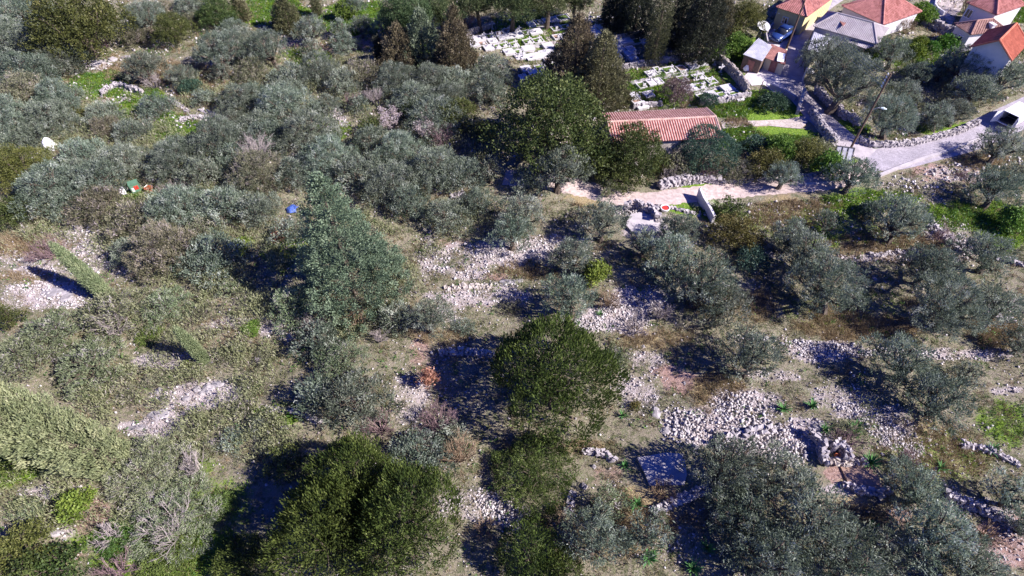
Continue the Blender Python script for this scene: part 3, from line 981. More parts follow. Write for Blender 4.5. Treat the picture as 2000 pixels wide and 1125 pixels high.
heap('rubble_heap', [(1450,805,60,34),(1400,838,80,30),(1500,845,60,22),(1330,832,40,34),(1465,865,55,24),(1540,885,50,26),(1430,790,40,22)], 117, .07, .17, 'big heap of broken white limestone in the lower right', .35)
heap('stone_spill', [(1720,835,34,20),(1750,858,34,22),(1785,880,24,16),(1690,812,34,12),(1655,795,30,10)], 93, .06, .12, 'diagonal spill of small white stones right of the kiln ruin', .2)
heap('rubble_strip', [(1560,672,34,9),(1620,680,40,12),(1590,692,40,12),(1670,690,40,9),(1480,662,60,8),(1740,684,30,7),(1790,690,30,6)], 68, .06, .13, 'long strip of white stones along the lower grove terrace', .25)
heap('blue_shaded_stones', [(985,1000,44,28),(955,978,34,22),(1010,1020,30,24)], 105, .07, .14, 'white stones half in shade left of bottom centre', .2)
heap('white_rubble', [(1225,590,44,20),(1200,618,48,24),(1240,628,40,16),(1150,632,30,14),(1280,600,26,14)], 105, .05, .12, 'patch of white rubble right of the plot middle', .15)
heap('cistern_rubble', [(1232,414,30,7),(1262,420,22,9),(1280,420,12,8),(1300,452,20,8)], 74, .08, .17, 'tumbled white stones behind the concrete cistern', .4)
heap('clearing_stones', [(158,470,26,22),(190,480,18,14),(60,560,50,12),(110,585,40,10),(140,595,24,8)], 74, .06, .13, 'white stones of the rocky clearing at the left', .15)
heap('plot_stones', [(1000,488,50,14),(1050,478,40,12),(1080,492,22,14),(960,500,50,10)], 80, .05, .1, 'white stones on the open terrace inside the plot', .15)

# grass and herb tufts
def tufts(name, x, y, h, blades, spread, width, mat, tmean, label, cat, lean=.5):
    n = len(x)
    if not n: return
    P = np.repeat(np.stack([x, y, gz(x, y) - .02], 1), blades, 0)
    P[:, :2] += NR.normal(0, spread, (n * blades, 2))
    A = np.stack([NR.normal(0, lean, n * blades), NR.normal(0, lean, n * blades), np.ones(n * blades)], 1)
    A = unit(A)
    H = np.repeat(h * NR.uniform(.6, 1.3, n), blades) * NR.uniform(.6, 1.2, n * blades)
    B = unit(np.cross(A, NR.normal(size=A.shape))) * (width * np.clip(np.repeat(y, blades) / 28, 1, 2.2) * NR.uniform(.7, 1.3, n * blades))[:, None]
    V = np.stack([P - B, P + B, P + A * H[:, None]], 1).reshape(-1, 3)
    F = np.arange(len(V)).reshape(-1, 3)
    T = np.repeat(np.clip(np.repeat(NR.normal(tmean, .2, n), blades) + NR.normal(0, .12, n * blades), 0, 1), 3)
    tag(link(name, npmesh(name, V, F, mat, T)), label, cat, kind='stuff')
M['drygrass'] = leafmat('dry_grass_blades', [(0, (.16, .12, .06)), (.5, (.29, .235, .13)), (1, (.42, .36, .24))], vv=.02)
M['mixgrass'] = leafmat('olive_green_grass', [(0, (.09, .10, .045)), (.5, (.17, .18, .085)), (1, (.29, .28, .17))], vv=.02)
M['greengrass'] = leafmat('fresh_green_grass', [(0, (.05, .12, .012)), (.5, (.12, .24, .022)), (1, (.26, .40, .05))], vv=.02)
x, y = sample(260000, lambda x, y: (np.clip(weight('dry', x, y), 0, 1.2) * .7 + .12 * np.clip(.2 + noise2(x, y, 1.5, 9.), 0, 1)) * np.clip(1.2 - .6 * weight('stone', x, y), .1, 1) * np.clip(40 / (y + 6), .25, 1))
k = roadfree(x, y); tufts('dry_grass', x[k], y[k], .38, 9, .10, .016, M['drygrass'], .5, 'straw-coloured dry grass between the stones', 'grass')
x, y = sample(300000, lambda x, y: np.clip(.3 + .5 * noise2(x, y, .8, 5) - .25 * weight('stone', x, y), .03, 1) * np.clip(36 / (y + 6), .22, 1) * .7)
k = roadfree(x, y); tufts('short_grass', x[k], y[k], .2, 8, .12, .018, M['mixgrass'], .5, 'short olive-green grass over the slopes', 'grass', .8)
x, y = sample(190000, lambda x, y: np.clip(weight('green', x, y) - .25, 0, 1.2) * .75)
k = roadfree(x, y); tufts('green_grass', x[k], y[k], .3, 7, .14, .022, M['greengrass'], .45, 'bright fresh grass in the clearings and meadow', 'grass', .8)

def herb(name, x, y, size, nl, L_, W_, mat, label, cat, up=.9, h=.3):
    n = len(x)
    P = np.repeat(np.stack([x, y, gz(x, y) + .05], 1), nl, 0)
    s = np.repeat(size * NR.uniform(.5, 1.3, n), nl)
    P[:, :2] += NR.normal(0, .5, (n * nl, 2)) * s[:, None]
    P[:, 2] += np.abs(NR.normal(.5, .35, n * nl)) * s * h / .3
    A = NR.normal(0, .55, (n * nl, 3)) + np.array([0, 0, up])
    T = np.repeat(NR.normal(.5, .2, n), nl) + NR.normal(0, .13, n * nl)
    V, F, T = leaves(P, A, L_, W_, T)
    tag(link(name, npmesh(name, V, F, mat, T)), label, cat, kind='stuff')
x, y = sample(190000, lambda x, y: np.clip(weight('scrub', x, y) - .08, 0, 1.3) * .62 * np.clip(.15 + 1.5 * noise2(x, y, 1.3, 2.2) + 1.0 * noise2(x, y, 2.9, 5.2), .02, 1) * np.clip(1.3 - .8 * weight('stone', x, y), .1, 1))
k = roadfree(x, y); print('scrub', k.sum())
herb('sage_scrub', x[k], y[k], .62, 22, .28, .055, M['scrub'], 'knee-high pale green sage scrub with upright shoots', 'scrub', up=1.4, h=.42)
x, y = sample(60000, lambda x, y: np.clip(weight('scrub', x, y) + .12, 0, 1.2) * .22 * np.clip(.3 + noise2(x, y, .7, 4.2), 0, 1))
k = roadfree(x, y)
herb('brown_undergrowth', x[k], y[k], .5, 14, .24, .03, M['heather'], 'purple-brown twiggy undergrowth among the scrub', 'undergrowth', up=1.2, h=.4)
x, y = sample(60000, lambda x, y: (np.clip(weight('green', x, y) - .5, 0, 1.2) * .5 + .1 * (noise2(x, y, .9, 1.2) > .2)))
k = roadfree(x, y)
herb('broadleaf_weeds', x[k], y[k], .24, 9, .16, .08, M['ivy'], 'dark green leafy weeds in the fields', 'weeds', up=.8)

# single boulders and outcrops
def rock(u, v, wpx, hpx, h, label, mat='slabrock', rz=0, tilt=0):
    p = at(u, v)
    a = (at(u + wpx / 2, v) - p).length
    b = (at(u, v - hpx / 2) - p).length
    me_v, me_f = ico()
    # one subdivision for a craggy outline
    vs = [Vector(t) for t in me_v]
    fs, cache = [], {}
    def midp(i, j):
        k_ = (min(i, j), max(i, j))
        if k_ not in cache:
            cache[k_] = len(vs)
            vs.append(((vs[i] + vs[j]) / 2).normalized())
        return cache[k_]
    for (i, j, k_) in me_f.tolist():
        x_, y_, z_ = midp(i, j), midp(j, k_), midp(k_, i)
        fs += [(i, x_, z_), (x_, j, y_), (z_, y_, k_), (x_, y_, z_)]
    out = []
    for q in vs:
        q = Vector((q.x * R.uniform(.6, 1.2), q.y * R.uniform(.6, 1.2), q.z * R.uniform(.55, 1.1)))
        q = Vector((q.x * a, q.y * b, (max(q.z, -.3)) * h * .7))
        out.append(Matrix.Rotation(rz, 3, 'Z') @ (Matrix.Rotation(tilt, 3, 'X') @ q))
    mb = MB()
    mb.add(out, fs)
    o = mb.build('rock', M[mat])
    o.location = p
    tag(o, label, 'rock', 'larger rocks and outcrops')
for a in [(188, 124, 34, 14, .5, 'grey boulder at the dry clearing left of the dead twigs'), (220, 118, 20, 10, .6, 'pointed grey boulder right of the clearing boulder'),
          (245, 112, 22, 6, .2, 'flat pale rock behind the clearing boulders'), (640, 218, 26, 22, .6, 'white craggy outcrop below the mauve shrub'),
          (668, 242, 40, 14, .25, 'flat purplish rock ledge below the white craggy outcrop'), (640, 252, 30, 12, .2, 'low pale ledge left of the purplish ledge'),
          (1282, 806, 22, 24, .3, 'tilted white slab at the left end of the rubble heap'), (1322, 832, 16, 40, .25, 'long narrow grey slab standing in the rubble heap'),
          (1342, 838, 12, 26, .22, 'thin upright slab beside the long grey slab'), (1300, 842, 22, 18, .3, 'blocky pale rock below the tilted slab'),
          (1358, 878, 20, 26, .4, 'brownish block at the corner of the shaded cistern'), (1430, 862, 40, 20, .3, 'flat white rock in the lower part of the rubble heap'),
          (1592, 838, 22, 14, .35, 'white block behind the kiln wall'), (1600, 828, 20, 8, .2, 'narrow white slab above the white block'),
          (110, 572, 60, 20, .22, 'smooth violet-grey rock in the left clearing'), (130, 583, 32, 16, .3, 'pinkish white rock at the left clearing right end'),
          (385, 762, 18, 14, .4, 'white rock in the scrub, left of the pale outcrop row'), (408, 758, 24, 20, .45, 'white rock at the middle of the outcrop row'),
          (365, 780, 26, 12, .35, 'low white rock under the outcrop row'), (425, 752, 30, 14, .35, 'right-hand pale rock of the outcrop row'),
          (310, 765, 14, 16, .35, 'small white rock at the left of the outcrop row'), (310, 812, 44, 22, .3, 'large broken pale rock in the scrub'),
          (268, 836, 46, 14, .25, 'pinkish white rock beside the feathery conifer'), (555, 838, 22, 12, .35, 'rounded grey boulder by the small green terrace'),
          (552, 650, 16, 14, .4, 'white boulder pair in scrub, left one'), (566, 656, 12, 12, .35, 'white boulder pair in scrub, right one'),
          (1337, 748, 7, 7, .18, 'single white stone on the bare soil'), (1256, 677, 10, 8, .2, 'white stone in the shade of the twiggy shrub'),
          (995, 552, 44, 14, .3, 'flat cream rock on the plot terrace'), (1015, 549, 20, 10, .3, 'pale block at the right end of the cream rock'),
          (395, 768, 14, 10, .3, 'small white block inside the outcrop row'), (98, 970, 34, 12, .25, 'white rocks beside the light green bush'),
          (150, 958, 34, 14, .25, 'broken white rock under the feathery conifer tip'), (105, 1042, 40, 14, .25, 'pale ledge on the red bank at bottom left'),
          (1708, 545, 12, 8, .25, 'upright white stone in the grove'), (1728, 552, 8, 6, .2, 'small white block right of the upright stone'),
          (1160, 912, 10, 10, .3, 'blue-shaded block on the bank below the round bush'), (1140, 950, 16, 14, .35, 'grey block right of the low dark bush')]:
    rock(*a)
# ------------------------------------------------------------------ dry stone and rendered walls
def resample(P_, step):
    out = [P_[0]]
    for a, b in zip(P_, P_[1:]):
        n = max(1, int((b - a).length / step))
        for k in range(1, n + 1):
            out.append(a.lerp(b, k / n))
    return out
def drystone(px, h, w, label, s=.24, rough=1.25, mat='stone', name='dry_stone_wall', cap=None, grp='dry stone walls'):
    P_ = [at(*p) for p in px]
    mb = MB()
    z = 0
    course = 0
    if h <= .6 and s == .24:
        h, w, s, rough = h * .75, w * 1.1, .18, 1.6
    while z < h - .02:
        ch = s * R.uniform(.6, .9)
        for a, b in zip(P_, P_[1:]):
            L_ = (b - a).length
            d = (b - a).normalized()
            rz = math.atan2(d.y, d.x)
            nrm = Vector((-d.y, d.x, 0))
            t = -R.uniform(0, s * .5)
            while t < L_:
                l = s * R.uniform(.7, 1.6)
                for side in (-1, 1):
                    if z > h * .35 and R.random() < .16 * rough:
                        continue
                    c = a + d * (t + l / 2) + nrm * side * w * .25
                    g = float(gz(np.array([c.x]), np.array([c.y]))[0])
                    k_ = R.uniform(.8, 1.05)
                    mb.box((c.x + R.uniform(-.05, .05) * rough, c.y + R.uniform(-.05, .05) * rough, g - .08 + z + ch / 2 + R.uniform(-.04, .05) * rough), (l * .97 * k_, w * .5 * k_, ch * 1.05), rz + R.uniform(-.3, .3) * rough, jit=.04 * rough + .01, top=R.uniform(.7, 1))
                t += l
        z += ch
        course += 1
    o = mb.build(name, M[mat])
    return tag(o, label, 'wall', grp)
drystone([(1583,222),(1590,236),(1603,256),(1618,272),(1627,284)], 1.0, .6, 'white-topped dry wall curving along the left side of the village lane', .28)
drystone([(1592,180),(1618,208),(1648,232),(1674,246)], 1.0, .5, 'low stone wall in shade on the right side of the village lane')
drystone([(1672,278),(1700,287),(1740,287),(1782,283),(1825,272),(1870,260),(1905,245)], .7, .5, 'low stone wall along the upper edge of the paved road')
drystone([(1288,368),(1320,360),(1350,356),(1382,354),(1400,356)], .8, .8, 'grey stone wall above the dirt track, left part', .26)
drystone([(1405,356),(1450,354),(1500,352),(1560,346),(1620,336)], .35, .4, 'low broken stone line above the dirt track, right part')
drystone([(1218,408),(1245,410),(1275,420),(1282,432)], .9, .6, 'rough white stone wall behind the concrete cistern', .28, 1.5)
drystone([(1285,402),(1310,406),(1340,414),(1365,420)], .3, .4, 'thin line of stones through the green strip by the track')
drystone([(1305,432),(1330,438),(1350,446)], .5, .4, 'brownish wall stub right of the cistern', mat='stonewarm')
drystone([(1572,846),(1588,856),(1600,870),(1604,890),(1606,905)], .8, .45, 'curved stone kerb of the kiln ruin right of the rubble heap', .3)
drystone([(1622,878),(1634,872),(1646,884),(1650,900)], .7, .45, 'small ruined ring of stones with an orange brick', .22, 1.4)
drystone([(1610,902),(1650,906),(1690,903)], .5, .4, 'short straight wall stub behind the threshing floor', mat='stonewarm')
drystone([(1648,950),(1680,960),(1712,966),(1735,960)], .5, .4, 'stone edging below the threshing floor')
drystone([(1400,872),(1430,858),(1470,848),(1500,842)], .6, .6, 'stone terrace edge across the rubble heap', .28, 1.5)
drystone([(1275,1000),(1310,985),(1350,968),(1385,955)], .6, .5, 'blue-shaded terrace wall below the shaded cistern')
drystone([(1140,882),(1180,888),(1198,902)], .5, .4, 'small shaded wall under the huge round bush')
drystone([(860,690),(910,690),(965,694)], .5, .5, 'terrace wall in deep shade left of the huge round bush', mat='stonewarm')
drystone([(1845,968),(1890,985),(1940,1010),(2000,1040)], .6, .5, 'diagonal terrace wall in blue shade at lower right')
drystone([(1875,868),(1930,880),(1985,905)], .4, .4, 'faint stone line at the right edge above the dark shade')
drystone([(520,800),(560,803),(600,812),(625,826)], .35, .4, 'thin pale terrace edge behind the small green terrace')
drystone([(200,190),(212,176),(226,170),(250,172),(278,182)], .5, .5, 'ring of white stones in the left green clearing', .3, 1.3)
drystone([(230,205),(242,196),(248,192)], .3, .3, 'short white stone line below the ring of stones')
drystone([(330,196),(352,208),(370,220)], .3, .4, 'pale wall line in the clearing left of the pinkish shrub')
drystone([(395,215),(420,226),(436,234)], .3, .5, 'straight pale wall line right of the pinkish shrub')
drystone([(345,240),(372,232),(410,232)], .4, .5, 'broken white wall above the big blue-grey olive')
drystone([(870,566),(905,562),(960,560)], .35, .5, 'low ledge wall crossing the plot terrace', mat='stonewarm')
drystone([(1815,440),(1838,460),(1862,478),(1878,492)], .4, .8, 'collapsed wall of small white stones beside the brush pile', .2, 1.5)
drystone([(1880,478),(1930,500),(2000,520)], .4, .4, 'stone line behind the upper right grove olive')
drystone([(1700,500),(1750,494),(1800,492)], .3, .5, 'white stone line across the middle of the right grove', .2)
drystone([(1310,540),(1350,555),(1420,560)], .3, .3, 'buried stone line in the shade of the cistern olives')
drystone([(1895,606),(1940,618),(1975,628)], .4, .5, 'stone line behind the large right olive')
drystone([(880,385),(905,381)], .5, .5, 'bit of wall near the plot top left corner')
drystone([(1780,36),(1808,48),(1838,66),(1870,74),(1895,72),(1908,80)], 1.2, .5, 'white-topped garden wall below the village courtyard', .28)
drystone([(1120,960),(1108,1000)], .3, .4, 'short stubby line of stones below the low dark bush')
# cemetery boundary walls
drystone([(1392,118),(1404,126),(1422,142),(1440,162),(1456,184)], 1.2, .32, 'cemetery wall with dark shaded face beside the white yard', .3, .8, mat='stonewarm', grp='cemetery walls')
drystone([(1366,206),(1400,203),(1440,196),(1462,190)], .6, .35, 'low front wall of the near graves above the meadow', .3, .6, grp='cemetery walls')
drystone([(1205,136),(1250,130),(1300,122),(1345,114),(1392,110)], .7, .4, 'grey wall behind the near graves', .26, .6, grp='cemetery walls')
drystone([(1236,213),(1262,209),(1290,207)], .5, .35, 'low pale wall between the near graves and the tiled roof', .3, .6, grp='cemetery walls')
drystone([(911,71),(940,62),(960,56)], .7, .35, 'rusty brown wall at the back left of the far graves', .3, .4, mat='stonewarm', grp='cemetery walls')
drystone([(1196,80),(1225,74),(1270,66)], .6, .35, 'pinkish wall behind the shaded graves', .3, .5, mat='stonewarm', grp='cemetery walls')

def slabwall(name, px, h, w, mat, label, cat='wall', grp=None, h2=None, base=-.3):
    P_ = [at(*p) for p in px]
    mb = MB()
    n = len(P_)
    vs = []
    for i, p in enumerate(P_):
        d = P_[min(i + 1, n - 1)] - P_[max(i - 1, 0)]
        d.z = 0
        d.normalize()
        nr = Vector((-d.y, d.x, 0)) * w / 2
        hh = h + ((h2 - h) * i / (n - 1) if h2 is not None else 0)
        for s, z in ((-1, base), (1, base), (1, hh), (-1, hh)):
            vs.append((p.x + nr.x * s, p.y + nr.y * s, p.z + z))
    fs = [(3, 2, 1, 0)]
    for i in range(n - 1):
        a, b = i * 4, i * 4 + 4
        for k in range(4):
            fs.append((a + k, a + (k + 1) % 4, b + (k + 1) % 4, b + k))
    fs.append(tuple((n - 1) * 4 + k for k in range(4)))
    mb.add(vs, fs)
    return tag(mb.build(name, M[mat]), label, cat, grp)
slabwall('concrete_wall', [(1362,384),(1370,402),(1382,420),(1391,436)], 1.1, .22, 'whitewall', 'smooth white wall running down from the dirt track', h2=.9)
slabwall('concrete_kerb', [(1716,345),(1745,333),(1790,316),(1830,304),(1880,286),(1930,266)], .28, .28, 'concrete', 'white kerb wall along the lower edge of the paved road')
slabwall('concrete_edge', [(1570,362),(1600,360),(1640,352)], .2, .25, 'concrete', 'pale concrete edge of the dirt track beside the lone olive')
slabwall('white_wall', [(1594,90),(1584,112),(1573,140),(1566,160)], 1.7, .14, 'whitewall', 'tall thin white wall on the right side of the village lane')
slabwall('lane_wall', [(1560,34),(1548,66),(1536,96),(1526,128)], .6, .2, 'creamwall', 'cream kerb wall between the parking court and the lane')
slabwall('gateway_pier', [(1562,196),(1556,224)], 1.5, .35, 'stonewarm', 'sloping stone gate pier at the meadow end of the lane', 'gate pier', h2=.5)
slabwall('low_wall', [(1502,172),(1530,184),(1552,198)], .6, .3, 'concrete', 'broken white wall between meadow and lane above the round shrub')
slabwall('court_wall', [(1496,92),(1493,76),(1500,62),(1508,56)], .8, .15, 'concrete', 'curved grey wall on the left of the parking court')
slabwall('round_wall', [(1838,-8),(1826,4),(1824,14),(1830,22),(1842,30)], .5, .2, 'whitewall', 'curved white kerb of the raised courtyard circle')
# cisterns and slabs
patch('cistern', [(1226,426),(1248,420),(1290,432),(1302,446),(1290,458),(1236,458),(1222,444)], M['concrete'], 0, 'pale concrete cistern roof between olive and rubble', 'cistern', thick=.22)
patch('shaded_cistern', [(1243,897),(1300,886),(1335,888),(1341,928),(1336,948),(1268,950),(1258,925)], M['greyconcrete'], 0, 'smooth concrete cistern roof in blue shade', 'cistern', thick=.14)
patch('threshing_floor', [(1640,912),(1670,906),(1712,930),(1722,958),(1690,960),(1655,945)], M['gravesoil'], 0, 'reddish brown threshing floor with tree shadow', 'threshing floor', thick=.12)

# ------------------------------------------------------------------ tiled roofs and houses
def roof_slope(mb, poly, pitch=.24, r=.075, mi=0, back=1, lift=.0):
    """poly: planar convex polygon whose first edge is the eave; half-round cover tiles run up the slope on a flat bed"""
    P_ = [Vector(p) for p in poly]
    ex = (P_[1] - P_[0]).normalized()
    nrm = ex.cross(P_[2] - P_[0]).normalized()
    if nrm.z < 0:
        nrm = -nrm
    ey = nrm.cross(ex)
    if ey.dot(P_[2] - P_[0]) < 0:
        ey = -ey
    uv = [((p - P_[0]).dot(ex), (p - P_[0]).dot(ey)) for p in P_]
    order = list(range(len(P_)))
    n0 = (P_[1] - P_[0]).cross(P_[2] - P_[1])
    if n0.z < 0:
        order = order[::-1]
    mb.poly([P_[i] + nrm * lift for i in order], back)
    s0, s1 = min(a for a, b in uv), max(a for a, b in uv)
    s = s0 + pitch * .5
    while s < s1:
        ts = []
        for (a, b), (c, d) in zip(uv, uv[1:] + uv[:1]):
            if (a - s) * (c - s) < 0:
                ts.append(b + (d - b) * (s - a) / (c - a))
        if len(ts) >= 2 and max(ts) - min(ts) > .15:
            t0, t1 = min(ts) - .03, max(ts)
            K = 4
            vs = []
            for t in (t0, t1):
                for k in range(K + 1):
                    an = math.pi * k / K
                    vs.append(P_[0] + ex * (s - r * math.cos(an)) + ey * t + nrm * (r * .8 * math.sin(an) + lift + .004))
            fs = [(k, k + 1, K + 2 + k, K + 1 + k) for k in range(K)] + [tuple(range(K, -1, -1))]
            mb.add(vs, fs, mi)
        s += pitch
def ridge(mb, a, b, r=.11, mi=0):
    a, b = Vector(a), Vector(b)
    mb.tube([a, a.lerp(b, .5), b], [r, r, r], 6, mi)

def gable_house(name, A, B, E, ez, rz_, wallm, tilem, label, cat='house', over=.25, pitch=.24, r=.075, bed='tile_pan', wins=(), chimney=None):
    """A,B: near and far end of the ridge in the picture (height rz_); E: an eave corner at A's end (height ez)"""
    a, b = at(*A, rz_), at(*B, rz_)
    g = min(float(hgt(a.x, a.y)), float(hgt(b.x, b.y)))
    a.z = b.z = g + rz_
    e = at(*E, ez)
    d = (b - a)
    d.z = 0
    L_ = d.length
    d.normalize()
    n = Vector((-d.y, d.x, 0))
    half = abs((e - a).dot(n))
    root = empty(name, (a.x, a.y, g), math.atan2(d.y, d.x))
    tag(root, label, cat)
    # local frame: x along the ridge 0..L, y across
    W = MB()
    hw = half - over
    x0, x1 = over, L_ - over
    slope = (rz_ - ez) / half
    wz = rz_ - slope * hw - .06
    vs = [(x0, -hw, -.4), (x0, hw, -.4), (x0, hw, wz), (x0, 0, rz_ - .06), (x0, -hw, wz), (x1, -hw, -.4), (x1, hw, -.4), (x1, hw, wz), (x1, 0, rz_ - .06), (x1, -hw, wz)]
    W.add(vs, [(0, 4, 3, 2, 1), (5, 6, 7, 8, 9), (0, 5, 9, 4), (1, 2, 7, 6)])
    W.build('wall', M[wallm], root)
    T = MB()
    for sgn in (-1, 1):
        roof_slope(T, [(0, sgn * half, ez), (L_, sgn * half, ez), (L_, 0, rz_), (0, 0, rz_)], pitch, r)
    ridge(T, (0, 0, rz_ + .03), (L_, 0, rz_ + .03))
    for x_ in (0, L_):
        for sgn in (-1, 1):
            ridge(T, (x_, sgn * half, ez + .04), (x_, 0, rz_ + .04), .09)
    for sgn in (-1, 1):   # underside / fascia
        T.box((L_ / 2, sgn * (half - .04), ez - .05), (L_ - .02, .06, .08), 0, 1)
    roof = T.build('roof', [M[tilem], M[bed]], root)
    for w in wins:
        add_window(root, *w)
    if chimney:
        add_chimney(roof, *chimney)
    return root, L_, half

def add_window(root, x, y, z, w, h, rz, door=False, mat='glass'):
    c, s = math.cos(rz), math.sin(rz)
    fr = MB()
    for dx, dz, ww, hh in ((0, h / 2, w + .12, .07), (0, -h / 2, w + .12, .07), (-w / 2, 0, .07, h), (w / 2, 0, .07, h), (0, 0, .05, h)):
        fr.box((x + c * dx, y + s * dx, z + dz), (ww, .1, hh), rz)
    f = fr.build('door' if door else 'window', M['wood' if door else 'white'], root)
    p = MB()
    p.box((x, y, z), (w, .04, h), rz)
    p.build('panel' if door else 'pane', M['wood' if door else mat], f)
def add_chimney(roof, x, y, z, w=.5, d=.5, h=.7, mat='whitewall'):
    m = MB()
    m.box((x, y, z + h / 2), (w, d, h))
    m.box((x, y, z + h + .05), (w + .12, d + .12, .1))
    m.build('chimney', M[mat], roof)

def hip_house(name, C, ez, rz_, wallm, tilem, label, rid=None, pitch=.24, bed='tile_pan', over=.25, wins=(), chimneys=()):
    """C: four eave corners in the picture (height ez) in order; rid: share of the ridge kept"""
    if len(C) == 3:
        P_ = [at(*C[0], ez), at(*C[1], ez)]
        d = P_[1] - P_[0]
        d.z = 0
        d.normalize()
        n = Vector((-d.y, d.x, 0))
        P_ += [P_[1] + n * C[2], P_[0] + n * C[2]]
    else:
        P_ = [at(*c, ez) for c in C]
    g = sum(float(hgt(p.x, p.y)) for p in P_) / 4
    # square it up
    c = sum((Vector((p.x, p.y, 0)) for p in P_), Vector()) / 4
    d = ((P_[1] - P_[0]) + (P_[2] - P_[3])) / 2
    d.z = 0
    a = d.length / 2
    d.normalize()
    n = Vector((-d.y, d.x, 0))
    b = abs((((P_[3] - P_[0]) + (P_[2] - P_[1])) / 2).dot(n)) / 2
    root = empty(name, (c.x, c.y, g), math.atan2(d.y, d.x))
    tag(root, label, 'house')
    W = MB()
    W.box((0, 0, ez / 2 - .25), (2 * (a - over), 2 * (b - over), ez + .4))
    W.build('wall', M[wallm], root)
    k = min(a, b) if rid is None else rid
    ra, rb = (a - k, 0) if a >= b else (0, b - k)
    T = MB()
    e = [(-a, -b, ez), (a, -b, ez), (a, b, ez), (-a, b, ez)]
    if a >= b:
        r0, r1 = (-ra, 0, rz_), (ra, 0, rz_)
        sl = [[e[0], e[1], r1, r0], [e[2], e[3], r0, r1], [e[1], e[2], r1], [e[3], e[0], r0]]
        hips = [(e[0], r0), (e[3], r0), (e[1], r1), (e[2], r1), (r0, r1)]
    else:
        r0, r1 = (0, -rb, rz_), (0, rb, rz_)
        sl = [[e[1], e[2], r1, r0], [e[3], e[0], r0, r1], [e[0], e[1], r0], [e[2], e[3], r1]]
        hips = [(e[0], r0), (e[1], r0), (e[2], r1), (e[3], r1), (r0, r1)]
    for q in sl:
        roof_slope(T, q, pitch)
    for q in hips:
        ridge(T, Vector(q[0]) + Vector((0, 0, .04)), Vector(q[1]) + Vector((0, 0, .04)), .1)
    T.poly([(x_, y_, z_ - .06) for x_, y_, z_ in e[::-1]], 1)
    roof = T.build('roof', [M[tilem], M[bed]], root)
    for w in wins:
        add_window(root, *w)
    for ch in chimneys:
        add_chimney(roof, *ch)
    return root, a, b

# long tiled roof at the centre
gable_house('chapel_annex', (1398, 228), (1188, 231), (1406, 271), 2.55, 3.2, 'stonewarm', 'tile_pink', 'long low building with pink-and-cream striped tile roof beside the graves', 'building',
            over=.2, pitch=.25, r=.07, wins=[])
r5, L5, h5 = gable_house('gable_house', (1952, 79), (1985, 46), (1909, 79), 4.5, 6.0, 'whitewall', 'tile_orange', 'white house with blank shaded gable and orange-red roof at the right edge',
            pitch=.22, r=.06, bed='tile_orange', wins=[])
hip_house('grey_roofed_house', [(1588, 54), (1712, 87), 5.2], 2.4, 3.5, 'greywall', 'sheet_grey', 'old house with grey corrugated roof and rusty patch in the village', pitch=.2, bed='sheet_grey', rid=1.6, over=.15)
hip_house('red_hipped_house', [(1643, 12), (1727, 45), 7.5], 2.3, 4.1, 'whitewall', 'tile_red', 'house with the broad red hipped roof behind the grey corrugated one',
          bed='tile_red', chimneys=[(1.0, .6, 4.0, .4, .4, .5)])
hip_house('yellow_house', [(1514, 19), (1576, 34), 9.0], 2.5, 3.8, 'yellowwall', 'tile_red', 'yellow house with pink-red hipped roof above the parking court',
          bed='tile_red', wins=[(-.5, -4.28, 1.2, .7, .8, 0)], chimneys=[(.8, .3, 3.1, .5, .5, .8)])
hip_house('white_hipped_house', [(1888, 6), (1946, 31), 6.0], 3.2, 4.6, 'whitewall', 'tile_red', 'white house with pink-red hipped roof at the top right corner',
          bed='tile_red', wins=[(-1.2, -2.77, 2.1, .8, 1.0, 0)])
hip_house('old_tiled_house', [(1864, 45), (1897, 67), 5.2], 2.4, 3.3, 'whitewall', 'tile_brown', 'small old house with weathered brown tiles and white chimney',
          bed='tile_brown', wins=[(.2, -2.37, 1.3, .6, .7, 0)], chimneys=[(.9, .4, 2.6, .7, .4, .55)])

# grey house: rusty roof patch, lean-to and side porch
def world_quad(px, z):
    return [at(*p, z) for p in px]
def canopy(name, px, z, matn, label, cat, slope=0.0, posts=True, thick=.06, rows=True):
    P_ = [at(*p, z) for p in px]
    c = sum(P_, Vector()) / len(P_)
    g = float(hgt(c.x, c.y))
    e = empty(name, (c.x, c.y, g))
    tag(e, label, cat)
    T = MB()
    top = [Vector((p.x - c.x, p.y - c.y, z + (slope if i > 1 else 0))) for i, p in enumerate(P_)]
    ar = sum(top[i].x * top[(i + 1) % 4].y - top[(i + 1) % 4].x * top[i].y for i in range(4))
    o_ = list(range(4)) if ar > 0 else [3, 2, 1, 0]
    n = len(T.v)
    T.add([top[i] for i in o_] + [top[i] - Vector((0, 0, thick)) for i in o_], [(0, 1, 2, 3), (7, 6, 5, 4), (0, 4, 5, 1), (1, 5, 6, 2), (2, 6, 7, 3), (3, 7, 4, 0)])
    if rows:
        roof_slope(T, [t + Vector((0, 0, .005)) for t in top], .2, .045, 0, 0)
    T.build('sheet', M[matn], e)
    if posts:
        for t in top:
            q = MB()
            q.tube([(t.x * .93, t.y * .93, -.3), (t.x * .93, t.y * .93, t.z - thick)], [.05, .05], 6)
            q.build('post', M['pole'], e)
    return e
canopy('terrace_cover', [(1577, 96), (1604, 104), (1626, 76), (1590, 62)], 2.2, 'tinsheet', 'flat white-grey terrace cover beside the lane below the grey roof', 'terrace roof')
canopy('awning', [(1655, 84), (1690, 95), (1708, 92), (1672, 72)], 2.0, 'sheet_grey', 'low lean-to sheet in front of the grey-roofed house', 'lean-to', slope=.25)
canopy('rust_patch', [(1636, 36), (1647, 52), (1660, 36), (1650, 30)], 3.2, 'rust', 'rusty red sheet lying on the grey corrugated roof', 'roof sheet', posts=False, thick=.04)

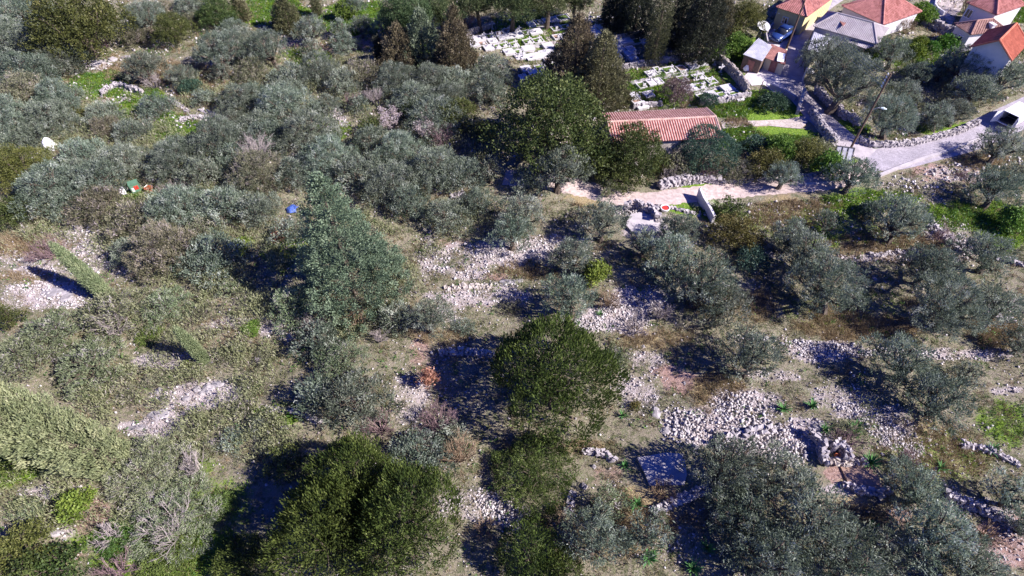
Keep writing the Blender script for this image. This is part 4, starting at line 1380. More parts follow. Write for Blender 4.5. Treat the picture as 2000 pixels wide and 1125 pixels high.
def shed(name, px, h, wallm, roofm, label, slope=.3):
    P_ = [at(*p, h) for p in px]
    c = sum(P_, Vector()) / 4
    g = float(hgt(c.x, c.y))
    e = empty(name, (c.x, c.y, g))
    tag(e, label, 'shed')
    q = [Vector((p.x - c.x, p.y - c.y, 0)) for p in P_]
    W = MB()
    lo = [Vector((v.x * .92, v.y * .92, -.3)) for v in q]
    hi = [Vector((v.x * .92, v.y * .92, h - .05 + (slope if i > 1 else 0))) for i, v in enumerate(q)]
    ar = sum(q[i].x * q[(i + 1) % 4].y - q[(i + 1) % 4].x * q[i].y for i in range(4))
    for i in range(4):
        j = (i + 1) % 4
        f = [lo[i], lo[j], hi[j], hi[i]]
        W.poly(f if ar > 0 else f[::-1])
    W.build('wall', M[wallm], e)
    T = MB()
    tp = [Vector((v.x, v.y, h + (slope if i > 1 else 0))) for i, v in enumerate(q)]
    o_ = [0, 1, 2, 3] if ar > 0 else [3, 2, 1, 0]
    T.add([tp[i] for i in o_] + [tp[i] - Vector((0, 0, .05)) for i in o_], [(0, 1, 2, 3), (7, 6, 5, 4), (0, 4, 5, 1), (1, 5, 6, 2), (2, 6, 7, 3), (3, 7, 4, 0)])
    roof_slope(T, [t + Vector((0, 0, .004)) for t in tp], .2, .04, 0, 0)
    T.build('roof', M[roofm], e)
    m = MB()
    a, b = lo[0], lo[1]
    mid = (a + b) / 2
    out_ = Vector((mid.x, mid.y, 0)).normalized() * .03
    rz = math.atan2((b - a).y, (b - a).x)
    m.box((mid.x + out_.x, mid.y + out_.y, .75), (.8, .06, 1.5), rz)
    m.build('door', M['rust'], e)
    return e
shed('tin_shed', [(1452, 106), (1490, 116), (1506, 96), (1478, 84)], 1.9, 'wood', 'tinsheet', 'small brown shed with worn bluish tin roof by the white yard')
shed('rusty_shed', [(1494, 112), (1534, 126), (1535, 104), (1504, 94)], 1.5, 'creamwall', 'rust', 'low shed with white and rust-red roof sheets beside the lane')
canopy('white_sheeting', [(1518, 118), (1531, 121), (1534, 106), (1520, 103)], 1.75, 'white', 'white plastic sheet laid over the rusty shed roof', 'plastic sheet', posts=False, rows=False, thick=.03)

# air conditioner, satellite dish and bits by the houses
def boxthing(name, u, v, z, size, rz, mat, label, cat, parts=()):
    p = at(u, v, z)
    e = empty(name, p, rz)
    tag(e, label, cat)
    m = MB()
    m.box((0, 0, size[2] / 2), size)
    m.build('body', M[mat], e)
    for (nm, c, s, mt) in parts:
        q = MB()
        q.box(c, s)
        q.build(nm, M[mt], e)
    return e
def dish(u, v, label, r=.65):
    p = at(u, v)
    e = empty('satellite_dish', p)
    tag(e, label, 'satellite dish')
    m = MB()
    d = Vector((.1, -.35, 1)).normalized()
    ax = d.cross(Vector((1, 0, 0))).normalized()
    bx = d.cross(ax)
    c = Vector((0, 0, 1.3))
    vs = [c]
    fs = []
    K, RR = 24, 5
    for i in range(1, RR + 1):
        for k in range(K):
            t = 2 * math.pi * k / K
            q = r * i / RR
            vs.append(c + (ax * math.cos(t) + bx * math.sin(t)) * q + d * (.22 * (i / RR) ** 2))
    for k in range(K):
        fs.append((0, 1 + k, 1 + (k + 1) % K))
    for i in range(RR - 1):
        for k in range(K):
            fs.append((1 + i * K + k, 1 + (i + 1) * K + k, 1 + (i + 1) * K + (k + 1) % K, 1 + i * K + (k + 1) % K))
    m.add(vs, fs)
    m.build('dish', M['white'], e)
    q = MB()
    q.tube([(0, 0, -.2), (0, 0, 1.3)], [.05, .05], 8)
    q.build('mast', M['steel'], e)
    q = MB()
    q.tube([c + ax * r * .9, c + d * .75], [.02, .02], 5)
    q.tube([c + d * .7, c + d * .85], [.06, .06], 8)
    q.build('receiver_arm', M['steel'], e)
dish(1484, 72, 'big white round satellite dish left of the parking court', .85)
boxthing('air_conditioner', 1536, 27, 1.9, (.8, .3, .55), .2, 'white', 'air conditioner on the cream wall of the yellow house', 'air conditioner', [('fan_grille', (0, -.17, .28), (.4, .03, .4), 'dark')])
boxthing('water_heater', 1600, 92, 2.3, (.3, .3, .25), 0, 'white', 'small white unit on the flat terrace cover', 'unit')
boxthing('blue_cover', 1668, 78, 2.05, (1.0, .9, .06), .4, 'bluebright', 'bright blue sheet on the lean-to of the grey-roofed house', 'plastic sheet', [('fold', (.1, .1, .1), (.6, .4, .05), 'bluebright')])
boxthing('yellow_jug', 1627, 88, 0, (.35, .35, .7), .3, 'yellowpaint', 'yellow container among clutter beside the grey-roofed house', 'container', [('lid', (0, 0, .74), (.15, .15, .08), 'white')])
boxthing('white_crates', 1636, 82, 0, (.6, .4, .5), .8, 'white', 'white crate among clutter beside the grey-roofed house', 'crate', [('rim', (0, 0, .52), (.66, .46, .05), 'white')])
boxthing('porch_wall', 1516, 50, 0, (.2, 2.2, 2.0), -.55, 'creamwall', 'cream outbuilding wall left of the yellow house porch', 'wall', [('coping', (0, 0, 2.04), (.3, 2.3, .08), 'white')])
boxthing('motor_scooter', 1522, 50, 0, (1.3, .3, .35), -.2, 'dark', 'dark scooter parked under the yellow house', 'scooter',
         [('seat', (-.25, 0, .62), (.6, .25, .1), 'black'), ('handlebar', (.5, 0, .85), (.06, .6, .06), 'steel'), ('front_shield', (.45, 0, .55), (.08, .35, .6), 'dark'), ('wheel', (.6, 0, .1), (.4, .1, .4), 'black'), ('wheel', (-.55, 0, .1), (.4, .1, .4), 'black')])

# ------------------------------------------------------------------ poles and wires
def utility_pole(u, v, h, label, lamp=True, wires=None, r=.12, insul=5):
    p = at(u, v)
    e = empty('utility_pole', p)
    tag(e, label, 'utility pole')
    m = MB()
    m.tube([(0, 0, -.5), (0, 0, h * .5), (0, 0, h)], [r, r * .85, r * .65], 9)
    m.build('post', M['pole'], e)
    for k in range(insul):
        z = h - .15 - k * .3
        q = MB()
        q.tube([(0, 0, z), (-.22, .05, z), (-.22, .05, z + .12)], [.02, .02, .02], 5)
        q.tube([(-.22, .05, z + .06), (-.22, .05, z + .1), (-.22, .05, z + .2)], [.05, .07, .03], 8)
        q.build('insulator', M['white'], e)
    if lamp:
        q = MB()
        q.tube([(0, 0, h * .55), (.45, -.1, h * .55 + .3), (.8, -.15, h * .55 + .28)], [.03, .025, .025], 6)
        arm = q.build('lamp_arm', M['steel'], e)
        q = MB()
        q.tube([(.7, -.13, h * .55 + .3), (.95, -.17, h * .55 + .27), (1.25, -.22, h * .55 + .2)], [.06, .12, .05], 10)
        q.build('lamp_head', M['lampglass'], arm)
    return p
ph = 8.2
pp = utility_pole(1660, 292, ph, 'brown wooden pole with street lamp and wires at the lane mouth')
# five cables towards the village and a stay wire
p2 = at(1540, 96) + Vector((0, 0, 6.6))
for k in range(5):
    a = pp + Vector((-.22, .05, ph - .15 - k * .3 + .18))
    b = Vector((p2.x - .1, p2.y, p2.z + 1.2 - k * .28))
    m = MB()
    pts = [a.lerp(b, t / 14) - Vector((0, 0, 1.0 * 4 * (t / 14) * (1 - t / 14))) for t in range(15)]
    m.tube(pts, [.012] * 15, 4)
    tag(m.build('power_cable', M['wire']), 'thin power cable from the lamp pole to the village, %s of five' % ['topmost', 'second', 'middle', 'fourth', 'lowest'][k], 'cable', 'power cables')
m = MB()
g = at(1703, 283)
m.tube([pp + Vector((0, 0, 7.8)), g], [.015, .015], 4)
tag(m.build('stay_wire', M['wire']), 'stay wire from the lamp pole to the roadside wall', 'wire')
utility_pole(1533, 104, 7.2, 'dark bare pole leaning over the lane beside the blue car', lamp=False, insul=2, r=.13)
m = MB(); m.tube([(0, 0, -.2), (.05, .05, 1.6)], [.05, .05], 6)
o = m.build('wooden_post', M['wood']); o.location = at(1481, 184); tag(o, 'short brown post by the corner of the cemetery wall', 'post')
m = MB(); m.tube([(0, 0, -.2), (.05, .05, 1.2)], [.035, .035], 6)
o = m.build('wooden_post', M['wood']); o.location = at(1361, 386); tag(o, 'thin post where the white wall meets the dirt track', 'post')

# ------------------------------------------------------------------ vehicles
def shell(sections, close=True):
    """loft: list of (x, [(y, z), ...]) rings"""
    vs, fs = [], []
    n = len(sections[0][1])
    for x_, ring in sections:
        vs += [(x_, y_, z_) for y_, z_ in ring]
    for i in range(len(sections) - 1):
        for k in range(n):
            fs.append((i * n + k, i * n + (k + 1) % n, (i + 1) * n + (k + 1) % n, (i + 1) * n + k))
    fs.append(tuple(range(n - 1, -1, -1)))
    fs.append(tuple((len(sections) - 1) * n + k for k in range(n)))
    return vs, fs
def ring(w, z0, z1, k=.9):
    return [(-w, z0), (-w * 1.0, (z0 + z1) / 2), (-w * k, z1), (0, z1 + .03), (w * k, z1), (w, (z0 + z1) / 2), (w, z0)]
def wheels(e, xs, yw, r=.31):
    for x_ in xs:
        for s in (-1, 1):
            m = MB()
            m.tube([(x_, s * (yw - .2), r), (x_, s * yw, r)], [r, r], 16)
            w = m.build('wheel', M['black'], e)
            q = MB()
            q.tube([(x_, s * (yw - .05), r), (x_, s * (yw + .015), r)], [r * .6, r * .55], 12)
            q.build('rim', M['steel'], w)
def car(u1, v1, u2, v2, label):
    a, b = at(u1, v1), at(u2, v2)
    d = b - a
    c = (a + b) / 2
    e = empty('parked_car', (c.x, c.y, float(hgt(c.x, c.y)) + .05), math.atan2(d.y, d.x))
    e.scale = (1.0, 1.0, 1.0)
    tag(e, label, 'car')
    m = MB()
    v, f = shell([(-2.0, ring(.68, .35, .72)), (-1.92, ring(.78, .28, .86)), (-1.2, ring(.83, .22, .92)), (0, ring(.84, .22, .93)), (1.0, ring(.83, .22, .9)), (1.75, ring(.78, .25, .78)), (2.0, ring(.66, .32, .62))])
    m.add(v, f)
    m.build('body', M['blue'], e, smooth=True)
    m = MB()
    v, f = shell([(-1.62, ring(.7, .88, .92)), (-1.05, ring(.64, .88, 1.38)), (.15, ring(.66, .88, 1.42)), (.98, ring(.7, .86, .9))])
    m.add(v, f)
    m.build('window_band', M['glass'], e, smooth=True)
    m = MB()
    v, f = shell([(-1.12, ring(.6, 1.34, 1.41)), (-.5, ring(.62, 1.36, 1.46)), (.22, ring(.62, 1.36, 1.45))])
    m.add(v, f)
    m.build('roof_panel', M['blue'], e, smooth=True)
    for s in (-1, 1):
        m = MB(); m.box((1.88, s * .55, .6), (.15, .3, .14)); m.build('headlight', M['lampglass'], e)
        m = MB(); m.box((-1.95, s * .6, .7), (.08, .25, .16)); m.build('tail_light', M['red'], e)
        m = MB(); m.box((.62, s * .9, .95), (.14, .16, .1)); m.build('mirror', M['blue'], e)
    wheels(e, (-1.25, 1.28), .84)
car(1543, 64, 1506, 86, 'dark blue car parked in the walled court below the yellow house')
def van():
    a, b = at(1955, 250), at(2010, 216)
    d = b - a
    e = empty('parked_van', (a.x, a.y, a.z + .05), math.atan2(d.y, d.x))
    e.scale = (.9, .88, .88)
    tag(e, 'white van with its rear doors wide open on the paved road', 'van')
    m = MB()   # hollow load box: x 0..4.6
    W, H0, H1, T = .88, .42, 1.85, .06
    for s in (-1, 1):
        m.box((1.7, s * (W - T / 2), (H0 + H1) / 2), (3.4, T, H1 - H0))
    m.box((1.7, 0, H0 + .03), (3.4, 2 * W - 2 * T - .004, .06))
    m.box((1.7, 0, H1 + .03), (3.4, 2 * W, .06))
    m.box((3.43, 0, (H0 + H1) / 2 - .01), (.06, 2 * W, H1 - H0 - .02))
    v, f = shell([(3.46, ring(.88, .4, 1.88)), (3.9, ring(.86, .4, 1.55)), (4.05, ring(.86, .38, 1.1)), (4.6, ring(.82, .38, .92)), (4.75, ring(.74, .4, .7))])
    m.add(v, f)
    m.build('body', M['white'], e)
    m = MB(); m.box((1.0, 0, .55), (1.6, 1.3, .1)); m.box((2.4, 0, .85), (.5, 1.4, .7)); m.build('load', M['dark'], e)
    m = MB(); m.add(*shell([(3.88, ring(.8, 1.2, 1.5)), (4.02, ring(.82, 1.02, 1.12))])); m.build('windscreen', M['glass'], e)
    for s in (-1, 1):
        m = MB()
        m.box((-.36, s * (W + .18), 1.12), (.78, .05, 1.4), s * -.42)
        dr = m.build('rear_door', M['white'], e)
        m = MB()
        m.box((-.36, s * (W + .215), 1.5), (.5, .02, .45), s * -.42)
        m.build('door_window', M['glass'], dr)
        m = MB(); m.box((.1, s * .9, .7), (.1, .03, .35)); m.build('tail_light', M['red'], e)
    wheels(e, (.8, 3.9), .88, .33)
van()

# metal cage by the lane, basin, bins and litter in the wood
def cage():
    a, b = at(1626, 312), at(1660, 316)
    d = b - a
    L_ = d.length
    e = empty('metal_cage', a, math.atan2(d.y, d.x))
    tag(e, 'dark metal frame with three grey panels above the lime bushes', 'metal frame')
    f = MB()
    for z, y_ in ((1.25, .55), (.25, -.25)):
        f.tube([(0, y_, z), (L_, y_, z)], [.05, .05], 6)
    for k in range(4):
        f.tube([(L_ * k / 3, .55, 1.25), (L_ * k / 3, -.25, .25)], [.045, .045], 6)
        f.tube([(L_ * k / 3, .55, -.2), (L_ * k / 3, .55, 1.25)], [.04, .04], 6)
        f.tube([(L_ * k / 3, -.25, -.2), (L_ * k / 3, -.25, .25)], [.04, .04], 6)
    f.build('frame', M['dark'], e)
    for k in range(3):
        x0, x1 = L_ * k / 3 + .07, L_ * (k + 1) / 3 - .07
        q = MB()
        q.add([(x0, -.22, .27), (x1, -.22, .27), (x1, .52, 1.2), (x0, .52, 1.2), (x0, -.2, .24), (x1, -.2, .24), (x1, .54, 1.17), (x0, .54, 1.17)],
              [(0, 1, 2, 3), (7, 6, 5, 4), (0, 4, 5, 1), (1, 5, 6, 2), (2, 6, 7, 3), (3, 7, 4, 0)])
        q.build('panel', M['tinsheet'], e)
cage()
def basin(u, v, label):
    p = at(u, v)
    e = empty('basin', p)
    tag(e, label, 'basin')
    m = MB()
    K = 20
    prof = [(.02, .05), (.26, .06), (.36, .36), (.42, .36), (.42, .3), (.3, 0)]
    vs, fs = [], []
    for r_, z in prof:
        for k in range(K):
            t = 2 * math.pi * k / K
            vs.append((r_ * math.cos(t), r_ * math.sin(t), z))
    for i in range(len(prof) - 1):
        for k in range(K):
            fs.append((i * K + k, i * K + (k + 1) % K, (i + 1) * K + (k + 1) % K, (i + 1) * K + k))
    m.add(vs, fs)
    m.build('shell', M['white'], e)
    q = MB()
    q.tube([(0, 0, .24), (0, 0, .3)], [.33, .35], 20)
    q.build('red_lining', M['red'], e)
basin(1298, 411, 'round white basin with red inside on the green strip')
e = boxthing('painted_box', 268, 372, 0, (.8, .7, .9), .55, 'greenpaint', 'green box with red and white front in the left wood', 'box',
             [('lid', (0, 0, .94), (.84, .74, .06), 'greenpaint'), ('red_patch', (.12, -.36, .55), (.36, .03, .4), 'red'), ('white_patch', (-.2, -.36, .4), (.18, .03, .4), 'white'), ('stand', (0, 0, -.1), (.6, .5, .1), 'wood')])
p = at(294, 374)
e = empty('bucket', p); tag(e, 'orange-red bucket beside the painted box', 'bucket')
m = MB(); m.tube([(0, 0, 0), (0, 0, .5)], [.28, .38], 14, cap=True); m.build('pail', M['orange'], e)
m = MB(); m.tube([(-.38, 0, .5), (-.2, .3, .55), (.2, .3, .55), (.38, 0, .5)], [.015] * 4, 5); m.build('handle', M['steel'], e)
def crumple(name, u, v, wpx, h, mat, label, cat, n=15):
    p = at(u, v)
    r_ = wpx / 2 * depth(p) / FPX
    vs, fs = [], []
    for i in range(n):
        for j in range(n):
            x_, y_ = (i / (n - 1) * 2 - 1), (j / (n - 1) * 2 - 1)
            k_ = 1 + .2 * math.sin(5 * x_ + 3 * y_)
            d_ = max(0, 1 - (x_ * x_ + y_ * y_) * .8)
            vs.append((x_ * r_ * k_, y_ * r_ * (1.1 + .2 * math.cos(4 * x_)), h * d_ + R.uniform(0, .14) * h + .06))
    for i in range(n - 1):
        for j in range(n - 1):
            fs.append((i * n + j, (i + 1) * n + j, (i + 1) * n + j + 1, i * n + j + 1))
    m = MB()
    m.add(vs, fs)
    o = m.build(name, M[mat])
    o.location = p
    tag(o, label, cat)
crumple('plastic_sheet', 101, 290, 22, 1.1, 'tarp', 'crumpled white plastic sheet over a bush in the left wood', 'plastic sheet')
crumple('plastic_sheet', 242, 376, 16, .5, 'tarp', 'small pale crumpled sheet left of the painted box', 'plastic sheet')
crumple('tarpaulin', 571, 410, 20, .35, 'bluebright', 'blue tarpaulin in the shade left of the tall conifer', 'tarpaulin')
crumple('white_sack', 1581, 142, 14, .5, 'tarp', 'white sack lying in shade right of the thin white wall', 'sack')
crumple('white_bundle', 1457, 138, 12, .7, 'tarp', 'white bundle at the corner of the yard by the cemetery wall', 'sack')
boxthing('orange_brick', 1634, 890, .1, (.3, .2, .22), .3, 'orange', 'orange brick lying in the small ruined stone ring', 'brick', [('hollow', (0, -.101, .15), (.25, .01, .12), 'rust')])

# ------------------------------------------------------------------ cemetery
GR = math.radians(20)      # rows run this way; graves lie across them, head towards the camera
def grave(u, v, kind, w=1.1, l=2.0, h=.35, label='', cross=False, mat='marble'):
    p = at(u, v)
    w *= .82
    l *= .66
    h *= .65
    e = empty('grave', p, GR)
    tag(e, label, 'grave', 'marble graves of the cemetery')
    m = MB()
    t = .11
    H = h
    m.box((-w / 2 + t / 2, 0, H / 2 - .1), (t, l, H + .2))
    m.box((w / 2 - t / 2, 0, H / 2 - .1), (t, l, H + .2))
    m.box((0, -l / 2 + t / 2, H / 2 - .1), (w - 2 * t - .004, t, H + .2))
    m.box((0, l / 2 - t / 2, H / 2 - .1), (w - 2 * t - .004, t, H + .2))
    m.build('kerb', M[mat], e)
    fm = dict(slab='marble', grass='gravegrass', soil='gravesoil', chips='gravegravel', grey='greymarble')[kind]
    q = MB()
    if kind in ('slab', 'grey'):
        q.box((0, 0, H + .05), (w + .04, l + .04, .1))
        q.build('slab', M[fm], e)
        zt = H + .1
    else:
        q.box((0, 0, H * .35), (w - 2 * t - .01, l - 2 * t - .01, H * .7))
        q.build('bed', M[fm], e)
        zt = H
    if cross:
        q = MB()
        q.box((0, -l / 2 + .18, zt + .1), (.5, .3, .2))
        b = q.build('headstone', M[mat], e)
        q = MB()
        q.box((0, -l / 2 + .18, zt + .5), (.11, .09, .65))
        q.box((-.17, -l / 2 + .18, zt + .58), (.23, .09, .11))
        q.box((.17, -l / 2 + .18, zt + .58), (.23, .09, .11))
        q.build('cross', M[mat], b)
    elif R.random() < .5:
        q = MB()
        q.box((R.uniform(-.2, .2), -l / 2 + .3, zt + .14), (.35, .12, .3))
        q.build('headstone', M[mat], e)
    if kind in ('slab', 'chips') and R.random() < .5:
        q = MB()
        q.tube([(R.uniform(-.25, .25), l * .2, zt), (0, l * .2, zt + .25)], [.07, .1], 8)
        q.build('vase', M['greymarble'], e)
    return e
NUMW = ['first', 'second', 'third', 'fourth', 'fifth', 'sixth', 'seventh', 'eighth', 'ninth', 'tenth', 'eleventh', 'twelfth']
DESC = {('slab', True): 'white slab grave with cross', ('slab', False): 'plain white slab grave', ('grass', True): 'grassy white-kerbed grave with cross', ('grass', False): 'grassy white-kerbed grave',
        ('soil', False): 'earth-filled kerbed grave', ('soil', True): 'earth-filled grave with cross', ('chips', False): 'white gravel-filled grave', ('chips', True): 'white gravel grave with cross',
        ('grey', False): 'grey slab grave', ('grey', True): 'grey slab grave with cross'}
def c1(x_, y_): return (900 + x_ / 7.69, 20 + y_ / 7.69)
def c2(x_, y_): return (1200 + x_ / 7.12, 90 + y_ / 7.12)
def c6(x_, y_): return (1140 + x_ / 12.5, 30 + y_ / 12.5)
ROWS = [
 ('back row of far graves', [(*c1(1060, 240), 'slab', 1.2, 1), (*c1(1175, 195), 'grass', 1.0, 0), (*c1(1345, 165), 'chips', 2.6, 0), (*c1(1520, 125), 'grass', 2.2, 0)]),
 ('second row of far graves', [(*c1(200, 455), 'slab', 2.0, 0), (*c1(335, 425), 'chips', 1.3, 1), (*c1(450, 405), 'grass', 1.5, 1), (*c1(590, 375), 'soil', 1.3, 0), (*c1(715, 320), 'soil', 1.8, 1),
      (*c1(860, 330), 'chips', 1.0, 1), (*c1(980, 350), 'grass', 1.2, 0), (*c1(1120, 345), 'slab', 2.0, 0), (*c1(1430, 290), 'grass', 1.6, 0), (*c1(1570, 265), 'grass', 1.4, 0)]),
 ('middle row of far graves', [(*c1(200, 540), 'grey', 1.6, 0), (*c1(325, 515), 'soil', 1.5, 0), (*c1(480, 485), 'slab', 1.4, 0), (*c1(650, 430), 'slab', 2.0, 0), (*c1(820, 400), 'slab', 2.2, 1),
      (*c1(545, 560), 'grass', .9, 1), (*c1(650, 540), 'grass', 1.5, 1), (*c1(800, 530), 'grass', 1.3, 1), (*c1(1010, 490), 'grass', 1.6, 1), (*c1(1160, 470), 'grass', 1.7, 1), (*c1(1440, 420), 'soil', 1.2, 0), (*c1(1555, 410), 'slab', 1.4, 1)]),
 ('front part of far graves', [(*c1(420, 585), 'slab', 1.4, 0), (*c1(720, 645), 'slab', 1.5, 0), (*c1(880, 645), 'grass', 1.4, 0), (*c1(1010, 600), 'slab', 1.8, 0), (*c1(850, 715), 'chips', .8, 0), (*c1(935, 715), 'slab', 1.0, 0),
      (*c1(1095, 720), 'slab', 2.4, 0), (*c1(1290, 665), 'slab', 2.2, 0), (*c1(1415, 640), 'grass', 1.0, 0), (*c1(1310, 560), 'slab', 1.6, 0)]),
 ('shaded front row of far graves', [(*c1(1195, 875), 'grass', 1.6, 1), (*c1(1310, 855), 'grass', 1.0, 0), (*c1(1405, 845), 'grass', 1.5, 1), (*c1(1320, 770), 'soil', 1.3, 0), (*c1(980, 905), 'slab', 1.4, 0),
      (*c1(1080, 960), 'slab', 1.3, 0), (*c1(1250, 970), 'grey', 1.3, 0), (*c1(1370, 960), 'slab', 1.5, 0), (*c1(1470, 950), 'slab', 1.2, 1), (*c1(940, 1020), 'chips', 1.2, 0), (*c1(1420, 1085), 'grass', 1.4, 0)]),
 ('dark group of middle graves', [(*c6(450, 110), 'slab', 1.3, 1), (*c6(640, 60), 'slab', 1.3, 0), (*c6(110, 170), 'slab', .9, 1), (*c6(220, 380), 'grey', 1.2, 1), (*c6(450, 320), 'slab', 1.8, 0), (*c6(330, 480), 'slab', 1.2, 0)]),
 ('blue-shaded middle graves', [(*c6(780, 700), 'slab', 1.6, 1), (*c6(1020, 670), 'slab', 2.0, 0), (*c6(1300, 650), 'grass', 1.7, 0), (*c6(1470, 680), 'slab', .9, 0), (*c6(860, 850), 'slab', 1.3, 1), (*c6(1130, 860), 'slab', 1.3, 0),
      (*c6(1110, 970), 'grey', 1.5, 0), (*c6(800, 1010), 'slab', 1.2, 1), (*c6(1190, 1060), 'slab', 1.3, 1)]),
 ('back row of near graves', [(*c2(505, 400), 'chips', 1.5, 1), (*c2(595, 345), 'grass', 1.0, 0), (*c2(750, 345), 'grass', 1.9, 1), (*c2(930, 325), 'soil', 1.3, 0), (*c2(1075, 290), 'grey', 1.5, 1), (*c2(1205, 250), 'grass', 1.5, 1)]),
 ('middle row of near graves', [(*c2(370, 565), 'grass', 1.2, 0), (*c2(505, 530), 'slab', 1.1, 0), (*c2(615, 505), 'chips', 1.0, 0), (*c2(945, 470), 'grass', 1.4, 1), (*c2(1170, 440), 'grass', 1.8, 1), (*c2(1345, 500), 'grass', 1.4, 0),
      (*c2(1040, 610), 'slab', 1.9, 0), (*c2(1185, 575), 'grass', 1.5, 1)]),
 ('front row of near graves', [(*c2(275, 715), 'slab', 1.1, 0), (*c2(320, 800), 'soil', 1.4, 0), (*c2(470, 690), 'chips', 1.4, 1), (*c2(370, 850), 'slab', 1.6, 0), (*c2(1220, 725), 'grass', 1.4, 0), (*c2(1350, 695), 'grey', 1.2, 0),
      (*c2(1500, 700), 'grass', 1.3, 1), (*c2(1565, 605), 'slab', 1.7, 0), (*c2(1680, 690), 'grass', 1.6, 0), (*c2(1710, 738), 'slab', 1.0, 0)]),
]
for rn, L_ in ROWS:
    L_ = sorted(L_, key=lambda g_: g_[0])
    for i, (u, v, k, w, cr) in enumerate(L_):
        grave(u, v, k, w, 1.9 if w < 2.1 else 2.2, .28 + .1 * R.random(), '%s, %s from left in %s' % (DESC[(k, bool(cr))], NUMW[i], rn), bool(cr))
for (u, v, lab) in [(c2(1385, 262) + ('lone white cross standing at the cemetery wall, upper one',)), (c2(1470, 372) + ('lone white cross beside the shaded cemetery wall, lower one',)), (c2(1325, 545) + ('thin leaning white cross in the tall grass',)),
                    (c1(470, 290) + ('white cross at the back wall of the far graves',)), (c2(1128, 478) + ('tiny white cross in the grass plot of the near graves',))]:
    m = MB()
    m.box((0, 0, .45), (.14, .12, 1.3)); m.box((-.25, 0, .75), (.34, .12, .14)); m.box((.25, 0, .75), (.34, .12, .14)); m.box((0, 0, .0), (.4, .3, .25))
    o = m.build('grave_cross', M['marble']); o.location = at(u, v); o.rotation_euler = (0, 0, .3)
    tag(o, lab, 'cross', 'free-standing crosses')
slabwall('paved_strip', [c2(220, 520), c2(560, 455), c2(900, 400), c2(1330, 345)], .08, .8, 'concrete', 'pale path between back and middle rows of the near graves', 'path')
slabwall('paved_strip', [c2(1130, 680), c2(1300, 610), c2(1620, 555)], .08, .7, 'concrete', 'short pale path left of the wide white slab grave', 'path')
slabwall('paved_strip', [c1(640, 640), c1(900, 590), c1(1240, 520), c1(1330, 500)], .08, .8, 'concrete', 'pale path in front of the middle row of far graves', 'path')
slabwall('paved_strip', [c1(90, 420), c1(130, 560)], .1, .5, 'concrete', 'white strip closing the far graves at the left', 'path')
slabwall('paved_strip', [c1(1150, 270), c1(1480, 215)], .08, .8, 'concrete', 'grey path behind second row of far graves', 'path')
# ------------------------------------------------------------------ every tree and shrub: kind, where its crown's middle lies in the survey picture (u, v), crown width there, label
KINDNAME = dict(olive=('olive_tree', 'olive tree', 'olive trees of the groves and scrubland'), maquis=('olive_tree', 'olive tree', 'olive trees of the groves and scrubland'),
    tinted=('olive_tree', 'olive tree', 'olive trees of the groves and scrubland'), pale=('olive_tree', 'olive tree', 'olive trees of the groves and scrubland'),
    oak=('oak_tree', 'oak tree', 'evergreen oaks'), yoak=('oak_tree', 'oak tree', 'evergreen oaks'), bush=('oak_tree', 'oak tree', 'evergreen oaks'),
    mastic=('mastic_shrub', 'shrub', 'blue-green shrubs'), citrus=('citrus_tree', 'citrus tree', 'fruit trees of the village gardens'),
    lime=('leafy_shrub', 'shrub', 'bright green shrubs'), pine=('pine_tree', 'pine tree', 'pines behind the cemetery'), ivy=('ivy_bush', 'ivy', 'ivy-covered bushes'),
    sapling=('olive_sapling', 'young tree', 'young olive trees'))
